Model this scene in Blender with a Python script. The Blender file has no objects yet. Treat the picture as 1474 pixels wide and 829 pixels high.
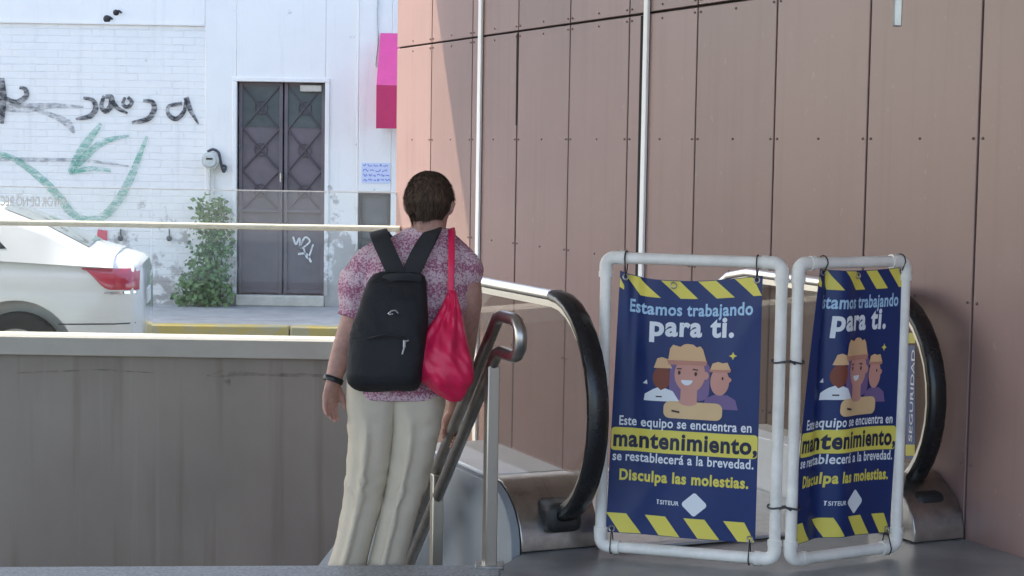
import bpy, bmesh, math, random
from mathutils import Vector, Matrix, noise
random.seed(7)
R = math.radians
sc = bpy.context.scene
col = sc.collection

# ------------------------------------------------------------------ camera
F = 2500.0; CX, CY = 737.0, 414.5            # focal length and centre, in photo pixels
H = 1.45                                     # eye height above the landing
PITCH = math.atan(193.5 / F); ROLL = 0.016
fw = Vector((0, math.cos(PITCH), -math.sin(PITCH)))
up0 = Vector((0, math.sin(PITCH), math.cos(PITCH)))
rt = Vector((1, 0, 0)) * math.cos(ROLL) + up0 * math.sin(ROLL)
up = up0 * math.cos(ROLL) - Vector((1, 0, 0)) * math.sin(ROLL)
cam_d = bpy.data.cameras.new('camera'); cam = bpy.data.objects.new('camera', cam_d); col.objects.link(cam)
m = Matrix((rt, up, -fw)).transposed().to_4x4(); m.translation = (0, 0, H); cam.matrix_world = m
cam_d.sensor_width = 36; cam_d.lens = F / 1474 * 36; cam_d.clip_start = .1; cam_d.clip_end = 500
sc.camera = cam
# ------------------------------------------------------------------ sky, sun, exposure
S = Vector((-.60, .278, .75)).normalized()   # towards the sun
w = bpy.data.worlds.new('World'); sc.world = w; w.use_nodes = True
nt = w.node_tree; bg = nt.nodes['Background']; sky = nt.nodes.new('ShaderNodeTexSky')
sky.sky_type = 'NISHITA'; sky.sun_disc = False
sky.sun_elevation = math.asin(S.z); sky.sun_rotation = math.atan2(S.x, S.y)
sky.air_density = 1.0; sky.dust_density = 2.5; sky.ozone_density = 1.0
nt.links.new(sky.outputs[0], bg.inputs[0]); bg.inputs[1].default_value = .15
sd = bpy.data.lights.new('sun', 'SUN'); sd.energy = 2.0; sd.angle = R(.5); sd.color = (1, .90, .70)
so = bpy.data.objects.new('sun', sd); col.objects.link(so); so.rotation_euler = (-S).to_track_quat('-Z', 'Y').to_euler()
so.location = (-20, 10, 30)
sc.view_settings.view_transform = 'Standard'; sc.view_settings.look = 'None'
sc.view_settings.gamma = 1; sc.view_settings.use_curve_mapping = False
sc.view_settings.exposure = 2.02

# ------------------------------------------------------------------ geometry helpers
def ray(x, y):
    return fw + rt * ((x - CX) / F) + up * ((CY - y) / F)
def at(x, y, D):                              # photo point at depth D -> place in the world
    return Vector((0, 0, H)) + ray(x, y) * D
def atY(x, y, Y):
    r = ray(x, y); return Vector((0, 0, H)) + r * (Y / r.y)
WD = Vector((-.408, .913, 0)).normalized()    # direction the clad wall and escalator run in
PD = Vector((.913, .408, 0)).normalized()     # across that direction
def ap(a, p, z): return WD * a + PD * p + Vector((0, 0, z))
def atz(x, y, z):
    r = ray(x, y); return Vector((0, 0, H)) + r * ((z - H) / r.z)
def atP(x, y, p):
    r = ray(x, y); o = Vector((0, 0, H)); return o + r * ((p - o.dot(PD)) / r.dot(PD))

class MB:
    def __init__(s): s.v = []; s.f = []; s.mi = []; s.cur = 0
    def add(s, vs, fs):
        b = len(s.v); s.v += [Vector(v) for v in vs]
        s.f += [tuple(b + i for i in f) for f in fs]; s.mi += [s.cur] * len(fs); return s
    def box(s, c, d, X=Vector((1, 0, 0)), Y=Vector((0, 1, 0)), Z=Vector((0, 0, 1))):
        c = Vector(c); vs = []
        for k in (-1, 1):
            for j in (-1, 1):
                for i in (-1, 1): vs.append(c + X * (i * d[0] / 2) + Y * (j * d[1] / 2) + Z * (k * d[2] / 2))
        return s.add(vs, [(0, 2, 3, 1), (4, 5, 7, 6), (0, 1, 5, 4), (2, 6, 7, 3), (0, 4, 6, 2), (1, 3, 7, 5)])
    def prism(s, pts, off):                   # polygon extruded by a vector
        n = len(pts); off = Vector(off); pts = [Vector(p) for p in pts]
        return s.add(pts + [p + off for p in pts], [tuple(range(n))[::-1], tuple(range(n, 2 * n))] +
                     [(i, (i + 1) % n, n + (i + 1) % n, n + i) for i in range(n)])
    def rings(s, rs, closed=True, caps=True):
        n = len(rs[0]); vs = [v for r in rs for v in r]; fs = []
        for k in range(len(rs) - 1):
            for i in range(n if closed else n - 1):
                j = (i + 1) % n; fs.append((k * n + i, k * n + j, (k + 1) * n + j, (k + 1) * n + i))
        if caps: fs += [tuple(range(n))[::-1], tuple((len(rs) - 1) * n + i for i in range(n))]
        return s.add(vs, fs)
    def tube(s, pts, r, n=14, caps=True):
        pts = [Vector(p) for p in pts]; rs = []; rad = r if isinstance(r, (list, tuple)) else [r] * len(pts)
        t0 = (pts[1] - pts[0]).normalized(); ref = Vector((0, 0, 1)) if abs(t0.z) < .9 else Vector((1, 0, 0))
        u = t0.cross(ref).normalized()
        for i, p in enumerate(pts):
            t = ((pts[i] - pts[i - 1]).normalized() if i else t0) + ((pts[i + 1] - pts[i]).normalized() if i < len(pts) - 1 else Vector())
            t.normalize(); u = (u - t * u.dot(t)).normalized(); v = t.cross(u)
            rs.append([p + (u * math.cos(2 * math.pi * k / n) + v * math.sin(2 * math.pi * k / n)) * rad[i] for k in range(n)])
        return s.rings(rs, True, caps)
    def band(s, pts, side, wd, th, nrm=None): # flat strap of width wd along pts; side = width direction
        pts = [Vector(p) for p in pts]; rs = []
        for i, p in enumerate(pts):
            t = (pts[min(i + 1, len(pts) - 1)] - pts[max(i - 1, 0)]).normalized()
            sd_ = side[i] if isinstance(side, list) else side
            sd_ = (sd_ - t * sd_.dot(t)).normalized(); nn = t.cross(sd_)
            ww = wd[i] if isinstance(wd, list) else wd
            rs.append([p + sd_ * ww / 2 + nn * th / 2, p + sd_ * ww * .4 + nn * th * .8, p - sd_ * ww * .4 + nn * th * .8, p - sd_ * ww / 2 + nn * th / 2,
                       p - sd_ * ww / 2 - nn * th / 2, p + sd_ * ww / 2 - nn * th / 2])
        return s.rings(rs)
    def ribbon(s, pts, wd, nrm):              # flat painted stroke
        pts = [Vector(p) for p in pts]; L = []
        for i, p in enumerate(pts):
            t = (pts[min(i + 1, len(pts) - 1)] - pts[max(i - 1, 0)]).normalized(); q = t.cross(nrm).normalized()
            ww = wd[i] if isinstance(wd, list) else wd
            L.append([p - q * ww / 2, p + q * ww / 2])
        return s.rings(L, False, False)
    def sphere(s, c, r, nu=12, nv=8):
        c = Vector(c); r = (r, r, r) if not isinstance(r, (tuple, list)) else r; rs = []
        for j in range(1, nv):
            a = math.pi * j / nv
            rs.append([c + Vector((r[0] * math.sin(a) * math.cos(2 * math.pi * i / nu), r[1] * math.sin(a) * math.sin(2 * math.pi * i / nu), r[2] * math.cos(a))) for i in range(nu)])
        return s.rings(rs)
    def build(s, name, mats, parent=None, loc=None, smooth=35, bevel=0, seg=2, kind=None):
        org = Vector(loc) if loc is not None else (org_of(parent) if parent else Vector())
        me = bpy.data.meshes.new(name); me.from_pydata([v - org for v in s.v], [], s.f); me.update()
        for mt in (mats if isinstance(mats, (list, tuple)) else [mats]): me.materials.append(mt)
        me.polygons.foreach_set('material_index', s.mi)
        bm = bmesh.new(); bm.from_mesh(me); bmesh.ops.recalc_face_normals(bm, faces=bm.faces); bm.to_mesh(me); bm.free()
        return link(name, me, parent, org, smooth, bevel, seg, kind)
ORG = {}
def org_of(o): return ORG[o.name]
def link(name, me, parent, org, smooth=35, bevel=0, seg=2, kind=None):
    if smooth:
        me.polygons.foreach_set('use_smooth', [True] * len(me.polygons)); me.set_sharp_from_angle(angle=R(smooth))
    o = bpy.data.objects.new(name, me); col.objects.link(o); ORG[o.name] = org
    if parent: o.parent = parent
    else: o.location = org
    if bevel:
        b = o.modifiers.new('bevel', 'BEVEL'); b.width = bevel; b.segments = seg; b.limit_method = 'ANGLE'; b.angle_limit = R(40)
    if kind: o['kind'] = kind
    return o
def tag(o, label, cat, group=None):
    o['label'] = label; o['category'] = cat
    if group: o['group'] = group
    return o
def thing(name, loc, label, cat, group=None):
    o = bpy.data.objects.new(name, None); col.objects.link(o); o.location = loc; o.empty_display_size = .1
    ORG[o.name] = Vector(loc); return tag(o, label, cat, group)
def evald(o):                                 # mesh with modifiers applied
    dg = bpy.context.evaluated_depsgraph_get(); dg.update()
    return bpy.data.meshes.new_from_object(o.evaluated_get(dg))
def smoothstep(a, b, x):
    t = max(0, min(1, (x - a) / (b - a))); return t * t * (3 - 2 * t)
def spline(pts, n=8):                         # Catmull-Rom through tuples
    out = []; P = [Vector(p) for p in pts]
    for i in range(len(P) - 1):
        p0 = P[max(i - 1, 0)]; p1 = P[i]; p2 = P[i + 1]; p3 = P[min(i + 2, len(P) - 1)]
        for k in range(n):
            t = k / n
            out.append(.5 * ((2 * p1) + (p2 - p0) * t + (2 * p0 - 5 * p1 + 4 * p2 - p3) * t * t + (3 * p1 - p0 - 3 * p2 + p3) * t ** 3))
    out.append(P[-1]); return out

# ------------------------------------------------------------------ materials
def mat(name, c, rough=.6, metal=0, var=.0, vscale=8, bump=0, bscale=60, spec=.5, coat=0, stretch=None, c2=None):
    m = bpy.data.materials.new(name); m.use_nodes = True; t = m.node_tree; N = t.nodes; b = N['Principled BSDF']
    b.inputs['Base Color'].default_value = (*c, 1); b.inputs['Roughness'].default_value = rough; b.inputs['Metallic'].default_value = metal
    b.inputs['Specular IOR Level'].default_value = spec; b.inputs['Coat Weight'].default_value = coat; b.inputs['Coat Roughness'].default_value = .05
    tc = N.new('ShaderNodeTexCoord'); mp = N.new('ShaderNodeMapping'); t.links.new(tc.outputs['Object'], mp.inputs[0])
    if stretch: mp.inputs['Scale'].default_value = stretch
    if var:
        n = N.new('ShaderNodeTexNoise'); n.inputs['Scale'].default_value = vscale; n.inputs['Detail'].default_value = 6; n.inputs['Roughness'].default_value = .65
        t.links.new(mp.outputs[0], n.inputs['Vector'])
        r = N.new('ShaderNodeValToRGB'); r.color_ramp.elements[0].position = .3; r.color_ramp.elements[1].position = .7
        lo = c2 or tuple(max(0, x * (1 - var)) for x in c); hi = c if c2 else tuple(min(1, x * (1 + var)) for x in c)
        r.color_ramp.elements[0].color = (*lo, 1); r.color_ramp.elements[1].color = (*hi, 1)
        t.links.new(n.outputs[0], r.inputs[0]); t.links.new(r.outputs[0], b.inputs['Base Color'])
        mr = N.new('ShaderNodeMapRange'); mr.inputs[3].default_value = rough * .85; mr.inputs[4].default_value = min(1, rough * 1.2)
        t.links.new(n.outputs[0], mr.inputs[0]); t.links.new(mr.outputs[0], b.inputs['Roughness'])
    if bump:
        n2 = N.new('ShaderNodeTexNoise'); n2.inputs['Scale'].default_value = bscale; n2.inputs['Detail'].default_value = 5
        t.links.new(mp.outputs[0], n2.inputs['Vector'])
        bp = N.new('ShaderNodeBump'); bp.inputs['Strength'].default_value = bump; bp.inputs['Distance'].default_value = .01
        t.links.new(n2.outputs[0], bp.inputs['Height']); t.links.new(bp.outputs[0], b.inputs['Normal'])
    return m
def nodes(m): return m.node_tree.nodes, m.node_tree.links, m.node_tree.nodes['Principled BSDF']
def mixc(m, base_socket, fac_socket, c):
    N, L, b = nodes(m); x = N.new('ShaderNodeMix'); x.data_type = 'RGBA'
    L.new(fac_socket, x.inputs[0]); L.new(base_socket, x.inputs[6]); x.inputs[7].default_value = (*c, 1); return x.outputs[2]
def glass(name, tint=(.93, .97, .95), rough=0, ior=1.5, film=0.0, fc=(.7, .68, .62)):
    m = bpy.data.materials.new(name); m.use_nodes = True; N = m.node_tree.nodes; L = m.node_tree.links
    for n in list(N):
        if n.type != 'OUTPUT_MATERIAL': N.remove(n)
    tr = N.new('ShaderNodeBsdfTransparent'); tr.inputs[0].default_value = (*tint, 1)
    gl = N.new('ShaderNodeBsdfGlossy'); gl.inputs['Roughness'].default_value = rough
    fr = N.new('ShaderNodeFresnel'); ge = N.new('ShaderNodeNewGeometry'); ir = N.new('ShaderNodeMapRange'); ir.inputs[3].default_value = ior; ir.inputs[4].default_value = 1 / ior
    L.new(ge.outputs['Backfacing'], ir.inputs[0]); L.new(ir.outputs[0], fr.inputs[0])   # leaving the pane reflects like entering it
    mx = N.new('ShaderNodeMixShader')
    L.new(fr.outputs[0], mx.inputs[0]); L.new(tr.outputs[0], mx.inputs[1]); L.new(gl.outputs[0], mx.inputs[2])
    last = mx.outputs[0]
    if film:                                  # dust on the pane
        df = N.new('ShaderNodeBsdfDiffuse'); df.inputs[0].default_value = (*fc, 1)
        tc = N.new('ShaderNodeTexCoord'); n = N.new('ShaderNodeTexNoise'); n.inputs['Scale'].default_value = 3; n.inputs['Detail'].default_value = 6
        L.new(tc.outputs['Object'], n.inputs['Vector'])
        mr = N.new('ShaderNodeMapRange'); mr.inputs[3].default_value = film * .5; mr.inputs[4].default_value = film * 1.5
        L.new(n.outputs[0], mr.inputs[0]); m2 = N.new('ShaderNodeMixShader')
        L.new(mr.outputs[0], m2.inputs[0]); L.new(last, m2.inputs[1]); L.new(df.outputs[0], m2.inputs[2]); last = m2.outputs[0]
    L.new(last, N['Material Output'].inputs[0]); return m

M = {}
M['panel'] = mat('clad_panel', (.268, .168, .153), .34, 0, .08, 1.3, .03, 3, .5)
def panel_wear():                             # each panel a little different, faint rain streaks and scuffs
    N, L, b = nodes(M['panel']); src = b.inputs['Base Color'].links[0].from_socket
    g = N.new('ShaderNodeNewGeometry'); mr = N.new('ShaderNodeMapRange'); mr.inputs[3].default_value = .88; mr.inputs[4].default_value = 1.12
    L.new(g.outputs['Random Per Island'], mr.inputs[0]); v = N.new('ShaderNodeHueSaturation'); L.new(mr.outputs[0], v.inputs['Value']); L.new(src, v.inputs['Color'])
    tc = N.new('ShaderNodeTexCoord'); mp = N.new('ShaderNodeMapping'); mp.inputs['Scale'].default_value = (9, 9, .35); L.new(tc.outputs['Object'], mp.inputs[0])
    n = N.new('ShaderNodeTexNoise'); n.inputs['Scale'].default_value = 1.6; n.inputs['Detail'].default_value = 7; L.new(mp.outputs[0], n.inputs['Vector'])
    r = N.new('ShaderNodeMapRange'); r.inputs[1].default_value = .5; r.inputs[2].default_value = .8; r.inputs[4].default_value = .35; L.new(n.outputs[0], r.inputs[0])
    c = mixc(M['panel'], v.outputs[0], r.outputs[0], (.17, .105, .088))
    n2 = N.new('ShaderNodeTexNoise'); n2.inputs['Scale'].default_value = 22; n2.inputs['Detail'].default_value = 10; L.new(tc.outputs['Object'], n2.inputs['Vector'])
    r2 = N.new('ShaderNodeMapRange'); r2.inputs[1].default_value = .66; r2.inputs[2].default_value = .74; r2.inputs[4].default_value = .35; L.new(n2.outputs[0], r2.inputs[0])
    L.new(mixc(M['panel'], c, r2.outputs[0], (.38, .26, .23)), b.inputs['Base Color'])
M['dark'] = mat('dark_gap', (.012, .011, .011), .9)
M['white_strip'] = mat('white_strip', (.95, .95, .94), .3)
M['screw'] = mat('screw_dark', (.17, .11, .095), .5)
M['floor'] = mat('landing_tile', (.25, .25, .245), .32, 0, .32, 4, .03, 40)
M['granite'] = mat('granite_edge', (.33, .34, .34), .5, 0, .5, 90, .05, 80)
M['step'] = mat('stair_concrete', (.22, .22, .21), .7, 0, .2, 5, .1, 50)
M['asphalt'] = mat('asphalt', (.06, .06, .062), .85, 0, .3, 30, .3, 120)
M['pave'] = mat('sidewalk_concrete', (.34, .34, .33), .8, 0, .2, 4, .15, 60)
M['kerb'] = mat('kerb_yellow', (.55, .40, .06), .75, 0, .0, 7, .25, 50)
M['steel'] = mat('brushed_steel', (.50, .46, .40), .38, 1, .06, 6, 0, 60, stretch=(1, 1, .05))
M['steel_dk'] = mat('worn_steel', (.42, .40, .37), .3, 1, .2, 20)
M['deck'] = mat('steel_deck', (.80, .81, .80), .35, 0, .1, 5)
M['plate'] = mat('floor_plate', (.6, .6, .58), .4, 1, .15, 30)
M['rubber'] = mat('handrail_rubber', (.013, .013, .014), .26, 0, .2, 20)
M['side'] = mat('grey_paint', (.27, .29, .31), .55, 0, .12, 3, .04, 30)
M['cap'] = mat('pale_coping', (.43, .425, .39), .55, 0, .08, 3, .04, 40)
M['rail'] = mat('pale_rail', (.84, .82, .68), .4, 0, .1, 20)
M['pvc'] = mat('pvc_white', (.86, .82, .75), .38, 0, .13, 9, .03, 40)
M['tie'] = mat('black_tie', (.012, .012, .012), .4)
M['navy'] = mat('banner_navy', (.008, .026, .130), .42, 0, .12, 4, .12, 14)
M['yel'] = mat('print_yellow', (.78, .66, .11), .45)
M['wht'] = mat('print_white', (.80, .82, .85), .45)
M['lblue'] = mat('print_light_blue', (.40, .60, .80), .45)
M['ink'] = mat('print_ink', (.012, .014, .05), .45)
M['skinA'] = mat('print_skin', (.62, .30, .24), .45); M['skinB'] = mat('print_brown_skin', (.22, .055, .03), .45)
M['hat'] = mat('print_hat', (.74, .46, .24), .45); M['hatb'] = mat('print_hat_brim', (.55, .24, .17), .45)
M['purple'] = mat('print_purple', (.19, .12, .27), .45); M['vest'] = mat('print_vest', (.74, .50, .26), .45)
M['dots'] = mat('print_dark', (.06, .02, .02), .5)
M['carw'] = mat('car_white', (.92, .92, .90), .25, 0, 0, coat=.8); M['carg'] = mat('car_glass', (.012, .014, .016), .06, 0, spec=.7)
M['carr'] = mat('car_rear_glass', (.22, .25, .24), .05, 0, spec=.8); M['tyre'] = mat('tyre', (.02, .02, .02), .8); M['rim'] = mat('alloy', (.55, .55, .56), .3, .9); M['tail'] = mat('tail_lamp', (.56, .012, .05), .12, coat=1)
M['pull_grey'] = mat('pull_grey', (.45, .45, .45), .5, .3); M['guide_sheen'] = mat('guide_steel_sheen', (.74, .72, .68), .32, 1); M['chrome'] = mat('chrome', (.8, .8, .8), .1, 1); M['black'] = mat('black_trim', (.02, .02, .02), .5)
M['pink'] = mat('awning_pink', (.70, .07, .26), .6, 0, .08, 4); M['pink2'] = mat('awning_valance', (.56, .03, .12), .6, 0, .1, 4)
M['paper'] = mat('paper_notice', (.62, .66, .82), .8); M['bluetxt'] = mat('blue_pen', (.22, .26, .62), .8)
M['metal_gate'] = mat('door_metal', (.165, .130, .145), .5, 0, .25, 4, .05, 30, c2=(.105, .095, .10))
M['doortop'] = mat('door_top_shade', (.075, .088, .085), .5, 0, .25, 5)
M['lattice'] = mat('door_lattice', (.085, .068, .075), .55)
M['winw'] = mat('window_shutter', (.10, .11, .115), .4, 0, .2, 6)
M['cream'] = mat('doorstep_cream', (.58, .54, .46), .8, 0, .18, 6, .2, 40)
M['leaf'] = mat('leaf', (.10, .18, .055), .5, 0, .6, 14); M['stem'] = mat('stem', (.10, .075, .045), .85)
M['skin'] = mat('skin', (.45, .245, .19), .55, 0, .2, 30, .05, 120); nodes(M['skin'])[2].inputs['Subsurface Weight'].default_value = .08
M['hair'] = mat('hair', (.085, .050, .031), .8, 0, .7, 90, .4, 200, stretch=(1, 1, .25))
M['trou'] = mat('trousers', (.58, .50, .385), .85, 0, .07, 6, .1, 300)
M['bag'] = mat('backpack_black', (.010, .010, .012), .7, 0, .3, 10, .25, 260)
M['strap'] = mat('strap_black', (.020, .020, .022), .75, 0, .2, 30, .2, 300)
M['red'] = mat('red_nylon', (.74, .014, .085), .42, 0, .12, 6, .12, 30)
M['eye'] = mat('eye_white', (.75, .73, .70), .3); M['lip'] = mat('lip', (.35, .12, .10), .5); M['shoe'] = mat('shoe', (.30, .29, .27), .6)
M['glassA'] = glass('glass_pane', (.97, .98, .97), film=.02)
M['glassB'] = glass('escalator_glass', (.88, .87, .84), film=.06, fc=(.50, .42, .36))
M['vinyl'] = mat('vinyl_white', (.88, .88, .88), .5)
M['canopy'] = mat('canopy_metal', (.75, .75, .74), .6)
M['stick_b'] = mat('sticker_blue', (.13, .17, .32), .4); M['stick_y'] = mat('sticker_yellow', (.75, .66, .16), .4)
M['meter'] = mat('meter_grey', (.55, .56, .52), .4, 0, .15, 20); M['wire'] = mat('wire_dark', (.06, .06, .065), .6)

panel_wear()
def wear_kerb():                              # worn yellow paint over grey concrete
    N, L, b = nodes(M['kerb']); tc = N.new('ShaderNodeTexCoord'); n = N.new('ShaderNodeTexNoise'); n.inputs['Scale'].default_value = 5; n.inputs['Detail'].default_value = 8
    L.new(tc.outputs['Object'], n.inputs['Vector']); r = N.new('ShaderNodeValToRGB'); r.color_ramp.elements[0].position = .46; r.color_ramp.elements[1].position = .62
    L.new(n.outputs[0], r.inputs[0]); c = N.new('ShaderNodeRGB'); c.outputs[0].default_value = (.50, .375, .10, 1)
    L.new(mixc(M['kerb'], c.outputs[0], r.outputs[0], (.42, .37, .22)), b.inputs['Base Color'])
wear_kerb()
def spray(name, c, lo=.32, hi=.62):           # streaky spray paint, thin in places
    m = mat(name, c, .7); N, L, b = nodes(m); tc = N.new('ShaderNodeTexCoord'); n = N.new('ShaderNodeTexNoise')
    n.inputs['Scale'].default_value = 9; n.inputs['Detail'].default_value = 9; n.inputs['Roughness'].default_value = .7
    mp = N.new('ShaderNodeMapping'); mp.inputs['Scale'].default_value = (1, 1, 2.5); L.new(tc.outputs['Object'], mp.inputs[0]); L.new(mp.outputs[0], n.inputs['Vector'])
    r = N.new('ShaderNodeMapRange'); r.inputs[1].default_value = lo; r.inputs[2].default_value = hi
    L.new(n.outputs[0], r.inputs[0]); L.new(r.outputs[0], b.inputs['Alpha']); return m
M['spray_k'] = spray('spray_black', (.03, .03, .034), .30, .60); M['spray_s'] = spray('spray_smear', (.12, .12, .13), .38, .80)
M['spray_g'] = spray('spray_green', (.10, .40, .27), .34, .74); M['spray_r'] = spray('spray_red', (.65, .06, .10), .25, .5)
M['spray_w'] = spray('spray_white', (.75, .75, .73), .2, .45)

def facade_mat(brick):
    m = mat('painted_brick' if brick else 'painted_plaster', (.80, .81, .80), .75); N, L, b = nodes(m)
    tc = N.new('ShaderNodeTexCoord'); mp = N.new('ShaderNodeMapping'); L.new(tc.outputs['Object'], mp.inputs[0])
    def ns(scale, detail=7, st=None):
        n = N.new('ShaderNodeTexNoise'); n.inputs['Scale'].default_value = scale; n.inputs['Detail'].default_value = detail; n.inputs['Roughness'].default_value = .65
        if st:
            q = N.new('ShaderNodeMapping'); q.inputs['Scale'].default_value = st; L.new(tc.outputs['Object'], q.inputs[0]); L.new(q.outputs[0], n.inputs['Vector'])
        else: L.new(mp.outputs[0], n.inputs['Vector'])
        return n
    def ramp(s, a, z):
        r = N.new('ShaderNodeMapRange'); r.inputs[1].default_value = a; r.inputs[2].default_value = z; L.new(s, r.inputs[0]); return r.outputs[0]
    base = N.new('ShaderNodeRGB'); base.outputs[0].default_value = (.86, .835, .785, 1); c = base.outputs[0]
    mul = N.new('ShaderNodeMath'); mul.operation = 'MULTIPLY'; mul.inputs[1].default_value = .28; L.new(ramp(ns(1.2).outputs[0], .45, .75), mul.inputs[0])
    c = mixc(m, c, mul.outputs[0], (.70, .66, .64))
    st = N.new('ShaderNodeMath'); st.operation = 'MULTIPLY'; st.inputs[1].default_value = .25; L.new(ramp(ns(3, 6, (3, 3, .25)).outputs[0], .55, .8), st.inputs[0])
    c = mixc(m, c, st.outputs[0], (.50, .48, .47))
    # flaking near the foot of the wall
    sx = N.new('ShaderNodeSeparateXYZ'); L.new(tc.outputs['Object'], sx.inputs[0])
    low = N.new('ShaderNodeMapRange'); low.inputs[1].default_value = 1.7; low.inputs[2].default_value = .0; L.new(sx.outputs[2], low.inputs[0])
    ad = N.new('ShaderNodeMath'); ad.operation = 'MULTIPLY_ADD'; ad.inputs[1].default_value = .22; L.new(low.outputs[0], ad.inputs[0]); L.new(ns(4.5, 10).outputs[0], ad.inputs[2])
    if not brick:                             # damp patch right of the door
        d1 = N.new('ShaderNodeMapRange'); d1.inputs[1].default_value = .3; d1.inputs[2].default_value = .0
        sb = N.new('ShaderNodeMath'); sb.operation = 'SUBTRACT'; sb.inputs[1].default_value = -2.05; L.new(sx.outputs[0], sb.inputs[0])
        ab = N.new('ShaderNodeMath'); ab.operation = 'ABSOLUTE'; L.new(sb.outputs[0], ab.inputs[0]); L.new(ab.outputs[0], d1.inputs[0])
        lm = N.new('ShaderNodeMath'); lm.operation = 'MULTIPLY'; L.new(d1.outputs[0], lm.inputs[0]); L.new(low.outputs[0], lm.inputs[1])
        a2 = N.new('ShaderNodeMath'); a2.operation = 'MULTIPLY_ADD'; a2.inputs[1].default_value = .24; L.new(lm.outputs[0], a2.inputs[0]); L.new(ad.outputs[0], a2.inputs[2]); ad = a2
    fl = ramp(ad.outputs[0], .665, .73)
    n3 = ns(6); cc = N.new('ShaderNodeValToRGB'); cc.color_ramp.elements[0].color = (.33, .31, .30, 1); cc.color_ramp.elements[1].color = (.56, .52, .47, 1); L.new(n3.outputs[0], cc.inputs[0])
    x = N.new('ShaderNodeMix'); x.data_type = 'RGBA'; L.new(fl, x.inputs[0]); L.new(c, x.inputs[6]); L.new(cc.outputs[0], x.inputs[7]); c = x.outputs[2]
    hgt = ns(35, 6).outputs[0]
    if brick:
        mp2 = N.new('ShaderNodeMapping'); mp2.inputs['Rotation'].default_value = (R(90), 0, 0); L.new(tc.outputs['Object'], mp2.inputs[0])
        bt = N.new('ShaderNodeTexBrick'); bt.inputs['Scale'].default_value = 1; bt.inputs['Brick Width'].default_value = .26; bt.inputs['Row Height'].default_value = .082
        bt.inputs['Mortar Size'].default_value = .007; bt.inputs['Mortar Smooth'].default_value = .4
        wob = ns(7, 3); wm = N.new('ShaderNodeMix'); wm.data_type = 'VECTOR'; wm.inputs[0].default_value = .02
        L.new(mp2.outputs[0], wm.inputs[4]); L.new(wob.outputs['Color'], wm.inputs[5]); L.new(wm.outputs[1], bt.inputs['Vector'])
        mm = N.new('ShaderNodeMath'); mm.operation = 'MULTIPLY'; L.new(bt.outputs['Fac'], mm.inputs[0]); L.new(ramp(ns(4.2, 8).outputs[0], .44, .70), mm.inputs[1])
        m3 = N.new('ShaderNodeMath'); m3.operation = 'MULTIPLY'; m3.inputs[1].default_value = .36; L.new(mm.outputs[0], m3.inputs[0])
        c = mixc(m, c, m3.outputs[0], (.50, .50, .52))
        h2 = N.new('ShaderNodeMath'); h2.operation = 'MULTIPLY_ADD'; h2.inputs[1].default_value = -1.4; L.new(bt.outputs['Fac'], h2.inputs[0]); L.new(hgt, h2.inputs[2]); hgt = h2.outputs[0]
    bp = N.new('ShaderNodeBump'); bp.inputs['Strength'].default_value = .55; bp.inputs['Distance'].default_value = .006
    L.new(hgt, bp.inputs['Height']); L.new(bp.outputs[0], b.inputs['Normal']); L.new(c, b.inputs['Base Color']); return m
M['brick'] = facade_mat(True); M['plaster'] = facade_mat(False)

def pit_mat():
    m = mat('stained_concrete', (.3, .29, .28), .75); N, L, b = nodes(m); tc = N.new('ShaderNodeTexCoord')
    def ns(scale, st, detail=6):
        n = N.new('ShaderNodeTexNoise'); n.inputs['Scale'].default_value = scale; n.inputs['Detail'].default_value = detail
        q = N.new('ShaderNodeMapping'); q.inputs['Scale'].default_value = st; L.new(tc.outputs['Object'], q.inputs[0]); L.new(q.outputs[0], n.inputs['Vector']); return n.outputs[0]
    r = N.new('ShaderNodeValToRGB'); r.color_ramp.elements[0].position = .35; r.color_ramp.elements[1].position = .68
    r.color_ramp.elements[0].color = (.250, .228, .203, 1); r.color_ramp.elements[1].color = (.312, .286, .254, 1)
    L.new(ns(1.6, (1, 1, .5)), r.inputs[0]); c = r.outputs[0]
    s1 = N.new('ShaderNodeMapRange'); s1.inputs[1].default_value = .56; s1.inputs[2].default_value = .78; s1.inputs[4].default_value = .6
    L.new(ns(3.2, (2.2, 1, .10), 8), s1.inputs[0]); c = mixc(m, c, s1.outputs[0], (.125, .10, .08))
    s2 = N.new('ShaderNodeMapRange'); s2.inputs[1].default_value = .60; s2.inputs[2].default_value = .80; s2.inputs[4].default_value = .5
    L.new(ns(5, (2.5, 1, .07), 6), s2.inputs[0]); c = mixc(m, c, s2.outputs[0], (.38, .37, .35))
    L.new(c, b.inputs['Base Color'])
    bp = N.new('ShaderNodeBump'); bp.inputs['Strength'].default_value = .15; L.new(ns(30, (1, 1, 1)), bp.inputs['Height']); L.new(bp.outputs[0], b.inputs['Normal']); return m
M['pit'] = pit_mat()
M['scar'] = spray('wall_scar', (.11, .085, .07), .42, .95)

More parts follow.
